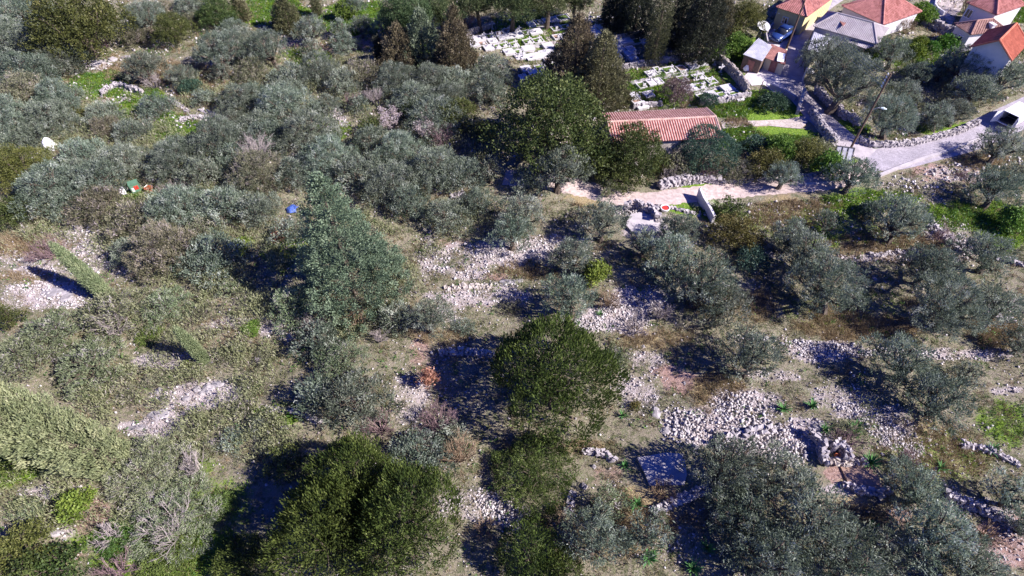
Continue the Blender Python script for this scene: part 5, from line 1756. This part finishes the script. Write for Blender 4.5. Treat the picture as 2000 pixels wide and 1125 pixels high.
TREES = '''
pale:.7 455 560 56 grey-green bush beside the black shade left of the conifer
pale:.7 520 700 44 small pale bush in open scrub above the stone edge
tinted:.6 440 700 40 brownish low bush right of the smallest slim cypress
pale:.7 478 770 48 pale bush at the right end of the outcrop row
tinted:.6 250 770 50 dull brownish bush left of the small white rock
pale:.6 350 860 60 pale bush above the grey twigs at lower left
maquis:.7 455 860 60 grey-green bush between scrub and the bottom black shade
lime:.4 490 640 40 low lime-green bush in the upper scrub
tinted:.6 398 610 44 brownish bush right of the bright ivy clump
pale:.6 410 880 50 pale green bush over the lower scrub edge
maquis:.8 505 830 50 dark bush left of the small green terrace
tinted:.6 300 745 40 low brownish bush above the small white rock
pale:.6 60 1000 60 pale bush left of the light green one in the bottom left
maquis:.7 905 640 44 small green bush at the upper end of the plot's shade
tinted:.6 1000 600 44 thin brownish bush on the plot's stony terrace
pale:.7 1205 700 50 light green shrub touching the huge round bush's right side
maquis:1.2 640 660 60 shaded dark olive squeezed below the tall conifer's skirt
oak:1.3 70 1120 90 dark oak at the bottom edge right of the corner oak
maquis 500 245 80 blue-grey olive left of the white stony foot
maquis 700 205 50 small grey olive over the mauve shrub
maquis 640 275 60 grey olive right of the lower big blue-grey crown
maquis 350 290 80 grey-green olive below the right-hand stony clearing
maquis 150 345 80 grey-green olive between the wide left olive and the box
lime:.5 470 480 50 low light green bush left of the orange-leaved little shrub
oak 150 48 190 broad dark green oak, biggest dark crown in the far upper left wood
oak 338 55 84 dark green oak right of the biggest oak in the upper left
oak 424 24 84 dark round oak at the top edge beside a brown cypress
maquis 45 22 120 grey olive at the extreme top left corner of the wood
maquis 12 75 100 grey-green olive cut by the left edge below the corner olive
maquis 78 88 110 grey-green olive just left of the biggest dark oak
tinted 192 62 84 pale grey olive standing in front of the biggest dark oak
tinted 138 62 48 small brownish grey olive against the biggest dark oak's left flank
maquis 108 126 90 grey-green olive below the biggest dark oak, left of the rocks
olive 275 22 80 grey olive between the two dark oaks at the top
tinted 268 70 60 small grey olive in the gap between the two largest oaks
maquis 375 8 80 grey olive at the top edge between the two right-hand oaks
tinted 378 38 48 pinkish grey olive wedged between the two right-hand oaks
olive 428 88 112 grey olive with a bare pale branch, below the round oak at the top
olive 278 122 82 lone olive with a visible trunk in the dry grass clearing
olive 350 140 58 small olive at the right end of the dry grass clearing
olive 432 138 44 little grey olive right of the clearing's dry grass
mastic 372 168 44 rounded grey-blue shrub in dry grass above the clearing's stone wall
maquis 50 150 130 wide brownish grey olive left of the green clearing
tinted 40 185 110 wide weathered olive below the brownish one at the left edge
maquis 140 112 58 grey-green olive directly left of the clearing's grey rocks
maquis 15 232 110 dark grey-green olive at the left edge above the yellow-green oak
maquis 115 196 96 blue-grey olive left of the bright green clearing's stone ring
maquis 200 224 76 blue-grey olive immediately below the clearing's stone ring
maquis 95 235 110 wide olive just above the white plastic sheet
yoak 158 222 40 small yellowish crown among blue-grey olives above the white sheet
maquis 305 208 74 blue-green rounded olive between the two green clearings
maquis 258 256 74 blue-grey olive below and between the two clearings
tinted 208 250 62 yellowish grey olive left of the stony gap
maquis 426 270 114 big blue-grey olive directly below the right-hand green clearing
maquis 468 195 96 grey-green olive right of the clearing's pinkish shrub
tinted 492 140 70 pale brownish olive above the right-hand clearing
olive 520 88 92 grey olive beside the pink bare track, left end
maquis 400 190 50 small grey shrub-like olive in the dry grass right of the clearing
olive 605 52 70 round grey olive in front of the slim lone cypress
olive 662 52 44 small olive in the lit grass left of the bare earth
olive 706 46 50 round blue-grey olive beside the bare pink earth patch
olive 752 44 52 olive just left of the cypress group's tops
olive 606 90 48 small olive casting shadow on the pink track
maquis 672 84 60 grey olive in front of the pink earth patch
maquis 480 92 90 wide grey olive left of the conifer in the upper wood
maquis 455 55 60 grey olive left of the dark conifer at the top
lime 678 18 52 bright green bush at the top edge in the sunlit grass
olive 690 8 50 pale grey olive at the top edge over the sunlit grass
maquis 565 150 84 grey olive below the pink track, left of the long olive row
maquis 625 138 92 yellowish green olive in the olive row below the pink track
maquis 672 160 80 grey olive in the row below the earth patch, second crown
tinted 712 142 76 brownish olive left of the brown cypresses' feet
maquis 560 178 70 small grey olive below the row, above the big blue-grey pair
maquis 772 158 92 olive at the foot of the first brown cypress
maquis 842 156 92 olive in front of the grey-green cypress's foot
maquis 888 160 84 olive at the foot of the right-hand brown cypress
maquis 808 190 100 olive in the second row below the cypress group, left half
maquis 872 196 92 olive in the second row below the cypress group, right half
maquis:.9 960 140 84 dark blue-grey olive against the cemetery's lower left corner
maquis 958 180 84 grey-green olive below the dark olive at the cemetery corner
maquis 552 208 118 upper of the two big blue-grey olives in the middle left
maquis 600 262 128 lower of the two big blue-grey olives in the middle left
maquis 520 262 84 grey olive with a white stony foot left of the big pair
maquis 850 228 130 long dark green bush row above the purple bare shrub
oak 892 222 90 dark green bushy oak left of the giant dark oak
oak 808 212 60 olive-green oak scrub right of the blossom shrub
oak 722 246 52 small dark green oak below the purple shrub
oak 945 255 60 dark shaded oak tucked under the giant oak's left side
maquis 725 278 92 grey-green olive below the small dark oak
maquis 780 300 104 grey-green olive left of the purple bare shrub's foot
maquis 640 310 120 grey-green olive right above the tall grey conifer's tip
maquis 700 338 100 dense olive right of the tall conifer's tip
maquis 770 360 116 dense olive above the shaded gap right of the conifer
maquis 845 332 120 broad grey olive in the middle, left of the road's end
maquis 905 340 90 grey-green olive left of the dirt track's hidden end
olive 955 328 62 grey olive at the left end of the dirt track
maquis 800 398 84 olive just above the dark gap right of the conifer
maquis 870 424 96 grey-green olive at the plot's upper left corner
maquis 935 396 74 olive above the shaded hollow near the plot's top
oak 1078 238 226 giant dark oak covering the left of the tiled roof
oak 1142 300 96 dark oak lobe below the giant oak, above the track
oak:1.2 1238 298 124 dark oak in front of the long tiled roof
oak 1205 335 90 dark oak bordering the dirt track's upper side
oak 1300 276 60 small dark oak at the roof's lower edge beside blue-green bush
mastic 1378 290 132 large blue-green rounded shrub in front of the tiled roof
mastic 1477 284 58 small blue-green shrub between meadow and hedge
mastic 1510 200 54 dense round shrub in the meadow below the stone gateway
mastic 1383 196 40 blue-green bush hidden between grey bush and tiled roof
lime 1525 292 70 green hedge bush below the lower meadow, left part
yoak 1578 298 74 olive-brown hedge bush at the lane's lower end
yoak 1500 322 76 brownish green hedge bush above the track's dark shade
tinted 1330 330 62 brownish bush above the grey stone wall, left end
tinted 1382 332 58 brownish bush above the grey stone wall, middle
tinted 1440 332 66 brownish bush above the grey stone wall, right end
yoak 1296 322 50 yellowish bush beside the dark oak over the stone wall
lime 1618 326 62 lime green bush below the three-panel metal cage
lime 1440 92 60 bright green bush beside the tin-roofed shed
lime 1402 105 46 green bush under the dark cypress right of the graves
yoak 1458 34 78 yellow-brown tree left of the red-roofed yellow house
yoak 1440 78 48 yellow-brown tree behind the tin-roofed shed
olive 1625 112 112 big grey olive below the grey corrugated roof
olive 1655 160 130 biggest grey olive beside the shaded village lane
olive 1741 98 70 bluish grey olive below the corner of the grey roof
olive 1796 144 56 small grey olive left of the white shaded gable house
olive 1838 136 46 thin yellowish olive between two grey ones near the gable
olive 1886 128 88 wide olive directly below the white gable wall
olive 1965 148 84 dark olive right of the gable wall at the right edge
olive 1912 170 80 shaded olive between gable house and grove
olive 1768 182 66 grey olive behind the one beside the street lamp
olive 1738 222 100 grey olive right of the wooden lamp pole
olive 1832 228 60 grey olive left of its twin above the paved road
olive 1872 214 66 grey-brown olive above the bend of the paved road
citrus 1806 22 56 bright green fruit tree in the village courtyard
citrus 1770 32 40 green bush beside the big red hipped roof
citrus 1852 82 42 dark green fruit tree below the old garden wall
citrus 1790 100 42 bright green fruit tree right of the bluish olive
citrus 1800 80 30 small green shrub in the shaded garden
lime 1692 104 44 bright green garden shrub between the two lane olives
citrus 1822 92 28 tiny yellowish fruit bush in the shaded garden
citrus 1995 92 36 yellow-green tree right of the orange-roofed house
olive 1958 282 88 olive on the slope below the road at the right edge
olive 1945 362 96 olive with thick dark trunk in the right grove
olive 1992 334 50 olive cut by the right edge behind the thick-trunked one
olive 1878 210 30 small grey-green sapling crown at the road bend
olive 1762 424 112 leaning olive casting a wide shadow in the right grove
mastic 1700 412 46 dark teal bush left of the leaning olive
olive 1672 338 86 olive with pale branches below the metal cage
olive 1534 340 66 olive standing beside the track in the upper grove
olive 1612 432 54 small olive on a slanting trunk above the big grove olive
olive 1575 490 110 upper half of the olive pair in the grove's middle
olive 1622 552 150 biggest olive in the middle of the right grove
olive 1545 462 76 grey olive left of the small slanting olive
olive 1824 520 104 olive right of the biggest grove olive
olive 1928 492 98 olive above the dry wall at the right side of the grove
lime 1985 432 64 yellow-green bush at the right edge of the grove
olive 1850 592 140 large olive with forked brown trunk at the grove's lower side
olive 1940 600 110 large olive right of the fork-trunked one
olive 1988 668 60 olive cut by the right edge beside the lower grove wall
olive 1100 326 106 olive with dark twisted trunk above the dirt track
maquis 1040 352 74 grey olive left of the twisted-trunk olive
sapling 1190 368 38 little grey sapling standing on the dirt track's edge
olive 1022 412 92 grey olive inside the plot near its top edge
olive 1000 450 84 grey-green olive above the white stony patch
olive 1180 428 96 round olive left of the concrete cistern
olive 1120 500 84 upper crown of the loose olives in the plot's middle
olive 1108 580 100 lower crown of the loose olives in the plot's middle
lime 1165 532 56 green bush right of the loose olives in the plot
olive 1310 500 110 dark olive below the concrete cistern, left one
olive 1372 545 130 grey-green olive below the cistern, right one
olive 1255 472 66 olive tucked below the cistern's front edge
yoak 1440 452 92 olive-green bush below the little concrete wall
oak 1425 410 62 dark bush at the foot of the concrete wall
mastic 1472 504 64 teal shrub in shade between grove olives
olive 1330 450 80 grey olive overlapping the cistern's right rubble
maquis 1412 598 110 grey olive at the lower end of the cistern's olive row
olive 1470 690 118 grey-green olive straddling the plot's lower right wall
olive 1768 700 120 upper crown of the sprawling olive right of the rock heap
olive 1835 770 130 lower crown of the sprawling olive right of the rock heap
bush:1.15 1082 745 245 huge dense round dark green bush in the very middle
pale 572 600 92 pale green olive with bare grey branches left of the conifer's foot
maquis:1.3 612 668 84 shaded green olive below the conifer
pale:.8 668 705 100 dense green olive below the tall conifer, upper crown
maquis:1.1 690 785 140 wide green-grey olive left of the orange-leaved sapling
maquis:1.3 620 772 90 dense olive beside the black hollow left of centre
olive 842 618 84 green olive at the plot's left edge above the shade
maquis 770 620 70 grey-green olive between conifer and plot edge
maquis 100 372 140 wide grey-green olive above the rocky clearing at left
maquis 195 355 100 grey olive left of the painted box
yoak 32 322 120 yellow-green oak at the left edge below the white sheet
oak 22 410 74 dark green oak at the left edge above the dry clearing
maquis 160 300 90 grey-green olive right of the white plastic sheet
maquis 240 318 110 blue-grey olive just above the painted box
maquis 338 316 104 blue-grey olive above the bare grey fallen branches
maquis 395 338 90 grey olive right of the bare grey fallen branches
maquis 455 310 84 blue-grey olive left of the pinkish bare-topped tree
tinted 190 405 100 grey-green olive just above the white rocky slope
tinted 270 430 110 grey olive below the painted box
maquis 350 412 120 broad olive-green crown in the middle of the left wood
maquis 440 405 110 broad crown right of its neighbour in the left wood
tinted 320 485 130 olive above the leaning slim cypress's right side
maquis 418 500 120 dark olive at the lower right end of the left wood
maquis 250 495 76 small olive with dark shade over the white rubble
maquis 508 410 84 grey-green olive right of the left wood's broad crowns
tinted 505 335 110 pinkish grey half-bare tree above the blue sheet
maquis 470 360 70 grey crown left of the half-bare pinkish tree
maquis 575 340 84 grey-green olive left of the conifer's tip
maquis 560 455 70 pale green shrub-like olive left of the conifer's middle
pale:.75 236 612 130 pale sprawling bush with grey bare branches, rocky clearing's lower side
pale:.7 105 655 120 pale sprawling grey-green bush left of the grey-branched one
pale:.8 325 600 90 pale bush right of the grey-branched one
pale:.7 50 700 120 pale sprawling bush at the left edge over the dark crevice
pale:.7 180 715 130 widest pale sprawling bush above the feathery conifer
oak 15 620 60 dark green bush at the left edge under the white rocks
ivy:.5 290 655 50 bright green ivy clump beside the small slim cypress
pale:.6 300 925 160 pale green bush right of the feathery conifer
pale:.5 345 1005 170 grey-green bush with bare white branches at the bottom left
ivy:.6 430 985 60 bright ivy along the bottom-left bush's right side
ivy:.5 330 1090 110 ivy carpet at the bottom below the white-branched bush
ivy:.5 230 1050 80 ivy left of the white-branched bush
ivy 30 890 84 ivy hanging at the left edge under the feathery conifer
lime 150 985 70 light green bush beside the white rocks at bottom left
yoak 40 1075 120 yellow-green oak in the bottom left corner
oak 120 1110 100 dark oak next to the bottom left corner oak
bush:1.5 690 950 180 dark oak crown crossing the plot's left boundary, uppermost
bush:1.4 635 1050 220 large dark oak at the bottom edge left of the boundary
bush:1.3 800 1025 225 large dark oak at the bottom edge right of the boundary
bush 475 1100 110 dark green oak at the bottom edge beside the black shade
oak 560 905 80 dark oak in the shade above the bottom oaks
pale 700 895 84 blue-green feathery bush above the bottom oaks
maquis 815 905 130 grey-green bushy olive left of the stony patch
maquis 880 850 70 thin grey-green bush in the brown twigs left of the round bush
bush:.5 1042 928 165 low dark green bush just below the huge round bush
bush 1040 1085 130 dark green bush at the bottom edge in the centre
bush 1100 1120 90 green bush at the bottom edge right of its darker twin
sapling 1195 985 80 young tree with upright leader among dry grass
olive 1165 1050 120 lower spreading crown of loose grey-green foliage at bottom centre
olive 1265 1040 90 thin grey-green olive right of the upright young tree
sapling 1292 1012 30 tiny grey-green sapling beside the shaded terrace wall
olive 1420 915 142 olive at the lower right, just below the rock heap
olive 1530 930 132 olive right of its neighbour below the rock heap
olive 1445 1010 128 grey-green olive lower down right of the shaded terrace
olive 1585 1010 165 largest olive in the lower right
olive 1500 1090 150 olive at the bottom edge in the right-hand grove
olive 1660 1095 140 olive at the bottom edge right of its neighbour
olive 1790 950 110 upright olive beside the reddish threshing floor
olive 1830 1040 148 broad olive in the lower right corner grove
olive 1730 1070 90 small olive between the two bottom right crowns
olive 1900 1105 130 olive in the bottom right corner by the red soil
olive 1975 965 90 olive at the right edge above the red soil
olive 1998 1030 50 olive cut by the right edge near the red soil
olive 1888 735 60 outermost right crown of the sprawling olive
maquis 500 190 74 grey-green olive left of the upper big blue-grey crown
maquis 455 235 60 small grey olive right of the green stony clearing
maquis 640 205 60 small olive beside the white rocky outcrop
tinted 320 20 50 weathered grey olive at the top between dark oaks
maquis 60 265 70 dark grey olive immediately left of the white sheet
maquis 15 275 60 pinkish grey bush at the left edge above the yellow oak
tinted 400 452 80 grey olive in the left wood above the dark one
maquis 530 290 60 grey olive between the pinkish tree and the lower blue-grey crown
pine 790 10 110 pine at the top edge behind the grey-green cypress
pine 862 8 92 pine at the top edge above the brown cypress
pine 935 -12 100 pine at the top edge over the purple bare bush
pine 1000 -10 100 pine overhanging the cemetery's back wall
pine 1070 -16 96 pine at the top edge behind the cemetery path
pine 1125 -14 70 pine at the top edge left of the shaded graves
'''
def add_tree(kind, u, v, w, label):
    kind, _, zs = kind.partition(':')
    nm, cat, grp = KINDNAME[kind]
    zs = float(zs or 1)
    zf = zs * dict(olive=.92, sapling=.9, pine=1.4, oak=.62, yoak=.62, bush=.5, citrus=.7, lime=.6).get(kind, .48)
    r = 2.0
    for _ in range(4):
        p = at(u, v, zf * r)
        r = w / 2 * depth(p) / FPX * 1.08
    g = at(u, v, zf * r)
    x, y = g.x, g.y
    z = float(hgt(x, y))
    c, t, s = proto(kind, r)
    rz = R.uniform(0, 6.28)
    if kind in ('olive', 'sapling'):     # these lean: the trunk stands beside the middle of the crown
        rz = math.pi / 2 + R.uniform(-1.1, 1.1)
        x -= .26 * r * math.cos(rz)
        y -= .26 * r * math.sin(rz)
        z = float(hgt(x, y))
    e = empty(nm, (x, y, z), rz)
    if v < 330 and u < 1000:
        s *= .92
    sx = R.uniform(.94, 1.06)
    e.scale = (s * sx, s / sx, s * R.uniform(.9, 1.08) * zs)
    tag(e, label, cat, grp)
    link('trunk', t, e)
    link('crown', c, e)
    return e
NT = 0
CROWNS = []
for ln in TREES.strip().splitlines():
    k, u, v, w, lab = ln.split(' ', 4)
    o = add_tree(k, float(u), float(v), float(w), lab)
    CROWNS.append((o.location.x, o.location.y, float(w)))

# one-off shapes: cypresses and other conifers, each grown to its own height
def conifer(name, ut, vt, vb, wpx, mat, prof, label, cat, grp, h=None, tip=None, **kw):
    """height from the picture: the upright axis runs from the tip (ut, vt) down to row vb"""
    if h is None:
        best = None
        for k in range(8, 220):
            z = k * .1
            p = ray(ut, vt, z)
            q = toimg(Vector((p.x, p.y, 0)))
            e = abs(q[1] - vb)
            if best is None or e < best[0]:
                best = (e, z, p)
        h, p = best[1], best[2]
        loc = Vector((p.x, p.y, float(hgt(p.x, p.y))))
    else:
        loc = at(*tip)
    mid = Vector((loc.x, loc.y, h * .35))
    r = wpx / 2 * depth(mid) / FPX
    e = empty(name, loc, R.uniform(0, 6.28))
    tag(e, label, cat, grp)
    if tip:
        d = ray(ut, vt, h) - loc
        h = d.length
        e.rotation_euler = d.to_track_quat('Z', 'Y').to_euler()
    straight_trunk(h, .08 + .012 * h).build('trunk', M['bark'], e)
    link('crown', cone_crown(h, r, prof, mat, **kw), e)
    return e
CG = 'cypresses and other tall conifers'
wide = dict(gap=.46, nl=60, L=.2, W=.08, jag=.28, up=1.1, spread=.15)
slim = dict(gap=.3, nl=34, L=.14, W=.06, jag=.06, up=1.4, spread=.11)
conifer('cypress_tree', 772, 48, 136, 88, M['cypress'], P_wide, 'brown-green cypress, left one of the group beside the graves', 'cypress', CG, **wide)
conifer('cypress_tree', 818, 20, 130, 82, M['fir'], P_cone, 'grey-green shaggy cypress in the middle of the group beside the graves', 'cypress', CG, **wide)
conifer('cypress_tree', 884, 22, 146, 78, M['cypress'], P_wide, 'brown-green cypress, right one of the group beside the graves', 'cypress', CG, **wide)
conifer('cypress_tree', 735, 70, 130, 26, M['cypress_dark'], P_wide, 'small dark cypress at the left foot of the cypress group', 'cypress', CG, **wide)
conifer('cypress_tree', 1134, 20, 172, 122, M['cypress'], P_cone, 'tall shaggy brown cypress dividing the two grave fields, left top', 'cypress', CG, **wide)
conifer('cypress_tree', 1184, 55, 195, 118, M['cypress'], P_cone, 'shaggy brown cypress right of the tallest, beside the near graves', 'cypress', CG, **wide)
conifer('cypress_tree', 1310, -60, 124, 46, M['cypress_green'], P_spindle, 'tall slim columnar cypress standing between the grave fields', 'cypress', CG, **slim)
conifer('cypress_tree', 1258, -60, 70, 76, M['cypress_dark'], P_wide, 'dark cypress at the top edge left of the slim columnar one', 'cypress', CG, **wide)
conifer('cypress_tree', 1212, -40, 60, 62, M['cypress_dark'], P_wide, 'dark cypress at the top edge above the shaded graves', 'cypress', CG, **wide)
conifer('cypress_tree', 1400, -50, 118, 96, M['cypress_dark'], P_wide, 'dark bushy cypress beyond the near graves right of the slim one', 'cypress', CG, **wide)
conifer('cypress_tree', 1350, -40, 92, 60, M['cypress_dark'], P_wide, 'dark cypress between the slim columnar and the bushy dark one', 'cypress', CG, **wide)
conifer('cypress_tree', 1425, -40, 80, 60, M['cypress'], P_wide, 'yellowish brown cypress at the top edge beside the yellow house garden', 'cypress', CG, **wide)
conifer('cypress_tree', 545, -14, 55, 60, M['cypress_green'], P_wide, 'dark green cone-shaped conifer at the top edge left of the grassy clearing', 'conifer', CG, **wide)
conifer('cypress_tree', 606, -30, 27, 20, M['cypress_green'], P_spindle, 'lone slim cypress at the top edge in sunlit grass', 'cypress', CG, **slim)
conifer('cypress_tree', 455, -20, 38, 36, M['cypress'], P_wide, 'brown cypress at the top edge right of the round dark oak', 'cypress', CG, **wide)
conifer('conifer_tree', 618, 340, 575, 200, M['fir'], P_fir, 'tall grey-green conifer, biggest one, left of the plot', 'conifer', CG,
        gap=.8, nl=200, L=.16, W=.08, jag=.22, up=.6, spread=.2, fill=.01, tv=.1)
conifer('cypress_tree', 98, 474, 590, 30, M['feather'], P_spindle, 'slim green cypress leaning over the white rocky clearing', 'cypress', CG,
        h=4.5, tip=(222, 588), gap=.2, nl=40, L=.12, W=.05, jag=.05, up=1.4, spread=.08)
conifer('cypress_tree', 342, 640, 706, 20, M['feather'], P_spindle, 'smallest slim green cypress with a black shadow beside it', 'cypress', CG,
        h=3.4, tip=(404, 708), gap=.2, nl=40, L=.11, W=.05, jag=.05, up=1.4, spread=.08)
conifer('conifer_tree', -330, 700, 930, 112, M['feather'], P_spindle, 'huge pale green feathery conifer leaning in from the left edge', 'conifer', CG,
        h=11, tip=(245, 905), gap=.42, nl=70, L=.22, W=.065, jag=.22, up=.9, spread=.16)

# leafless and flowering shrubs
def shrub(u, v, w, h, mat, label, name='bare_shrub', blossom=None, stems=9, fine=3, grp='bare shrubs'):
    p = at(u, v)
    r = w / 2 * depth(p) / FPX
    o = bare_shrub(name, r, h, mat, stems, blossom, fine)
    o.location = p
    tag(o, label, 'shrub', grp)
    return o
PT, GT, BT = M['purpletwig'], M['greytwig'], M['browntwig']
shrub(916, 58, 42, 3.0, PT, 'purple leafless shrub behind the cemetery wall beside the pines', fine=4)
shrub(692, 212, 52, 1.8, PT, 'mauve leafless shrub above the white rocky outcrop', fine=4)
shrub(735, 205, 40, 2.2, GT, 'grey-pink leafless shrub between olives right of the mauve one', fine=4)
shrub(868, 288, 66, 2.6, PT, 'purple leafless shrub above the long grey olives in the middle', fine=4)
shrub(764, 252, 52, 2.4, GT, 'pinkish white flowering shrub in the middle wood', 'flowering_shrub', ('blossom', M['blossom']), grp='flowering shrubs')
shrub(832, 280, 28, 3.0, GT, 'narrow whitish flowering shrub left of the purple bare one', 'flowering_shrub', ('blossom', M['blossom']), grp='flowering shrubs')
shrub(304, 172, 40, 1.8, GT, 'grey leafless shrub in dry grass above the clearing wall', fine=4)
shrub(208, 92, 46, 1.8, PT, 'purplish leafless shrub in front of the biggest dark oak', fine=4)
shrub(348, 380, 70, 1.6, GT, 'pale grey dead branches reaching right beside the painted box', 'dead_branches', fine=4)
shrub(512, 330, 84, 3.6, GT, 'grey bare branches of the half-leafless tree above the blue sheet', fine=4)
shrub(105, 500, 84, 1.6, PT, 'dark purple leafless brush around the leaning slim cypress', fine=4, stems=14)
shrub(235, 652, 80, 2.6, GT, 'grey dead branches in the pale bush by the rocky clearing', 'dead_branches')
shrub(622, 640, 60, 2.4, GT, 'bare grey branches at the foot of the tall conifer', 'dead_branches')
shrub(700, 632, 50, 1.4, BT, 'brown twiggy bush in shade under the tall conifer')
shrub(742, 665, 40, 1.2, GT, 'small grey branching stump beside the conifer shade', 'dead_branches')
shrub(350, 1045, 130, 2.6, GT, 'white bare branches over the bottom left bush', 'dead_branches')
shrub(225, 1055, 70, 1.8, GT, 'fan of dead sticks left of the white bare branches', 'dead_branches')
shrub(390, 925, 54, 2.2, GT, 'grey twigs rising above the pale bush at lower left', 'dead_branches')
shrub(240, 1120, 90, 1.6, PT, 'dark purple brush at the bottom edge below the dead sticks', fine=4)
shrub(855, 835, 110, 1.8, PT, 'mauve brown brushwood left of the huge round bush', fine=4, stems=16)
shrub(900, 900, 90, 2.4, BT, 'tan leafless stems between brushwood and low dark bush', fine=3, stems=14)
shrub(745, 840, 90, 1.2, PT, 'mauve brushwood on the plot boundary below the wide olive', fine=4, stems=16)
shrub(1190, 596, 64, 1.3, M['browntwig'], 'reddish brown domed twig bush beside the white rubble', fine=4, stems=16)
shrub(1240, 645, 70, 1.6, GT, 'thin grey leafless shrub over the white rubble')
shrub(1285, 622, 50, 2.0, GT, 'thin upright leafless sapling in the shade right of the rubble')
shrub(1840, 470, 70, 1.0, PT, 'pile of dark purple brushwood in the right grove', 'brush_pile', fine=4, stems=16)
shrub(1875, 345, 40, .7, PT, 'small reddish purple heather clump below the paved road', fine=4, stems=12)
shrub(1090, 1030, 110, 1.2, BT, 'dry brown bracken stems in the bottom centre shade', fine=3, stems=16)
shrub(1290, 965, 70, 1.2, BT, 'reddish bare twigs on the shaded cistern floor', fine=3, stems=12)
shrub(1650, 868, 90, 1.0, PT, 'brownish brush beside the lime kiln ruin', fine=4, stems=14)
shrub(1760, 905, 70, 1.2, PT, 'dark mauve brush below the diagonal stone spill', fine=4, stems=12)
shrub(1920, 1050, 90, 1.0, BT, 'reddish brown dry brush in the bottom right corner', fine=3, stems=14)
shrub(1375, 348, 50, 1.8, PT, 'dark purple twigs leaning over the grey stone wall', fine=4)
shrub(1305, 352, 46, 1.6, GT, 'pale bare twigs at the left end of the grey stone wall', fine=3)
shrub(1885, 25, 56, 3.0, BT, 'leafless vine-like tree in the courtyard by the brown roof', fine=4)
shrub(1765, 66, 40, 2.0, BT, 'leafless shrub in the shade below the red hipped roof', fine=4)
shrub(1335, 212, 30, 1.0, BT, 'small dry tuft beside the grey bush in the graveyard')
shrub(950, 1035, 70, 1.0, BT, 'pinkish dry brush beside the blue-shaded stones', fine=3)
# grey bush in the cemetery and the orange-leaved sapling
def leafbush(name, u, v, w, h, mat, twig, label, cat, dens=16, grp=None, L=.15, W=.06, hole=.25):
    p = at(u, v)
    r = w / 2 * depth(p) / FPX
    e = empty(name, p)
    lobes = dome_lobes(r, 9, h - r * .3, lr=(.3, .45), z0=.35, spread=.62)
    mb = MB()
    limbs(mb, r, lobes, .05, .2, 7)
    mb.build('stems', twig, e)
    C_, D_ = crown_pts(lobes, dens, hole=hole)
    V, F, T = spray(C_, D_, 8, .12, L, W, out=.8, up=.8, rnd=.6, fill=.1)
    link('foliage', npmesh('foliage', V, F, mat, T), e)
    tag(e, label, cat, grp)
    return e
leafbush('grey_bush', 1318, 200, 74, 3.2, M['heather'], PT, 'round grey-purple bush growing among the graves above the tiled roof', 'bush', dens=18)
leafbush('orange_leaved_sapling', 838, 752, 40, 2.0, M['orange_leaf'], BT, 'small sapling with orange-brown leaves left of the huge round bush', 'young tree', dens=14, L=.2, W=.1, hole=.3)
leafbush('orange_green_shrub', 548, 470, 30, 1.2, M['orange_leaf'], BT, 'little shrub with orange and lime leaves left of the conifer', 'shrub', dens=12, L=.15, W=.08)
leafbush('yellow_shrub', 368, 715, 20, .5, M['lime'], BT, 'small yellow-green shrub under the smallest slim cypress', 'shrub', dens=16)
leafbush('dry_tuft', 1240, 795, 22, .5, M['oak_yellow'], BT, 'round tuft of dry grass right of the huge bush', 'grass tuft', dens=30, L=.3, W=.03)

# star-shaped asphodels
def asphodel(u, v, label, s=1.0):
    p = at(u, v)
    n = 46
    V, F = [], []
    for i in range(n):
        a = R.uniform(0, 6.28)
        l = R.uniform(.35, .65) * s
        q = R.uniform(.3, .95)
        d = np.array([math.cos(a) * q, math.sin(a) * q, math.sqrt(max(.05, 1 - q * q))])
        b = np.cross(d, [0, 0, 1])
        b = b / np.linalg.norm(b) * .022 * s
        m = d * l * .55
        e = d * l + np.array([0, 0, -.12 * l])
        k = len(V)
        V += [-b, b, m + b, m - b, e]
        F += [(k, k + 1, k + 2, k + 3), (k + 3, k + 2, k + 4, k + 4)]
    mb = MB()
    mb.v = [tuple(x) for x in V]
    for f in F:
        mb.f.append(list(dict.fromkeys(f)))
        mb.mi.append(0)
    o = mb.build('asphodel_plant', M['ivyplain'])
    o.location = p
    tag(o, label, 'plant', 'asphodels on the stony ground')
M['ivyplain'] = plain('asphodel_leaves', (.07, .19, .05), var=.3, bump=0)
for a in [(1243, 987, 'star-shaped green plant at the end of the shaded terrace wall', 1.2), (1266, 1092, 'star-shaped green plant in dry grass at the bottom centre', 1.5),
          (1352, 1112, 'bright rosette of narrow leaves at the bottom edge', 1.5), (1380, 1070, 'dark rosette of narrow leaves above the one at the bottom edge', 1.2),
          (1528, 800, 'green rosette at the upper right of the rock heap', 1.3), (1585, 795, 'green rosette above the diagonal stone spill', 1.4),
          (1610, 842, 'green rosette right of the rock heap near the kiln', 1.3), (1668, 838, 'large green rosette left of the stone spill', 1.6),
          (1700, 905, 'green rosettes at the threshing floor upper side', 1.6), (1665, 850, 'second green rosette near the kiln ruin', 1.3),
          (1935, 880, 'green rosette with pale flower head in the right-hand shade', 1.4), (1055, 1065, 'green rosette in the bottom centre shade', 1.0),
          (1690, 1115, 'green rosette at the bottom edge in the right grove', 1.5), (1700, 1035, 'bright tuft beside the small heap of white stones', 1.3),
          (1220, 910, 'green rosette under the dry bank below the round bush', 1.0), (1836, 915, 'green rosette in the dry slope right of the spill', 1.2),
          (1215, 812, 'small green rosette at the round bush right edge', 1.0), (1172, 615, 'small green rosette on the white rubble', .9)]:
    asphodel(*a)
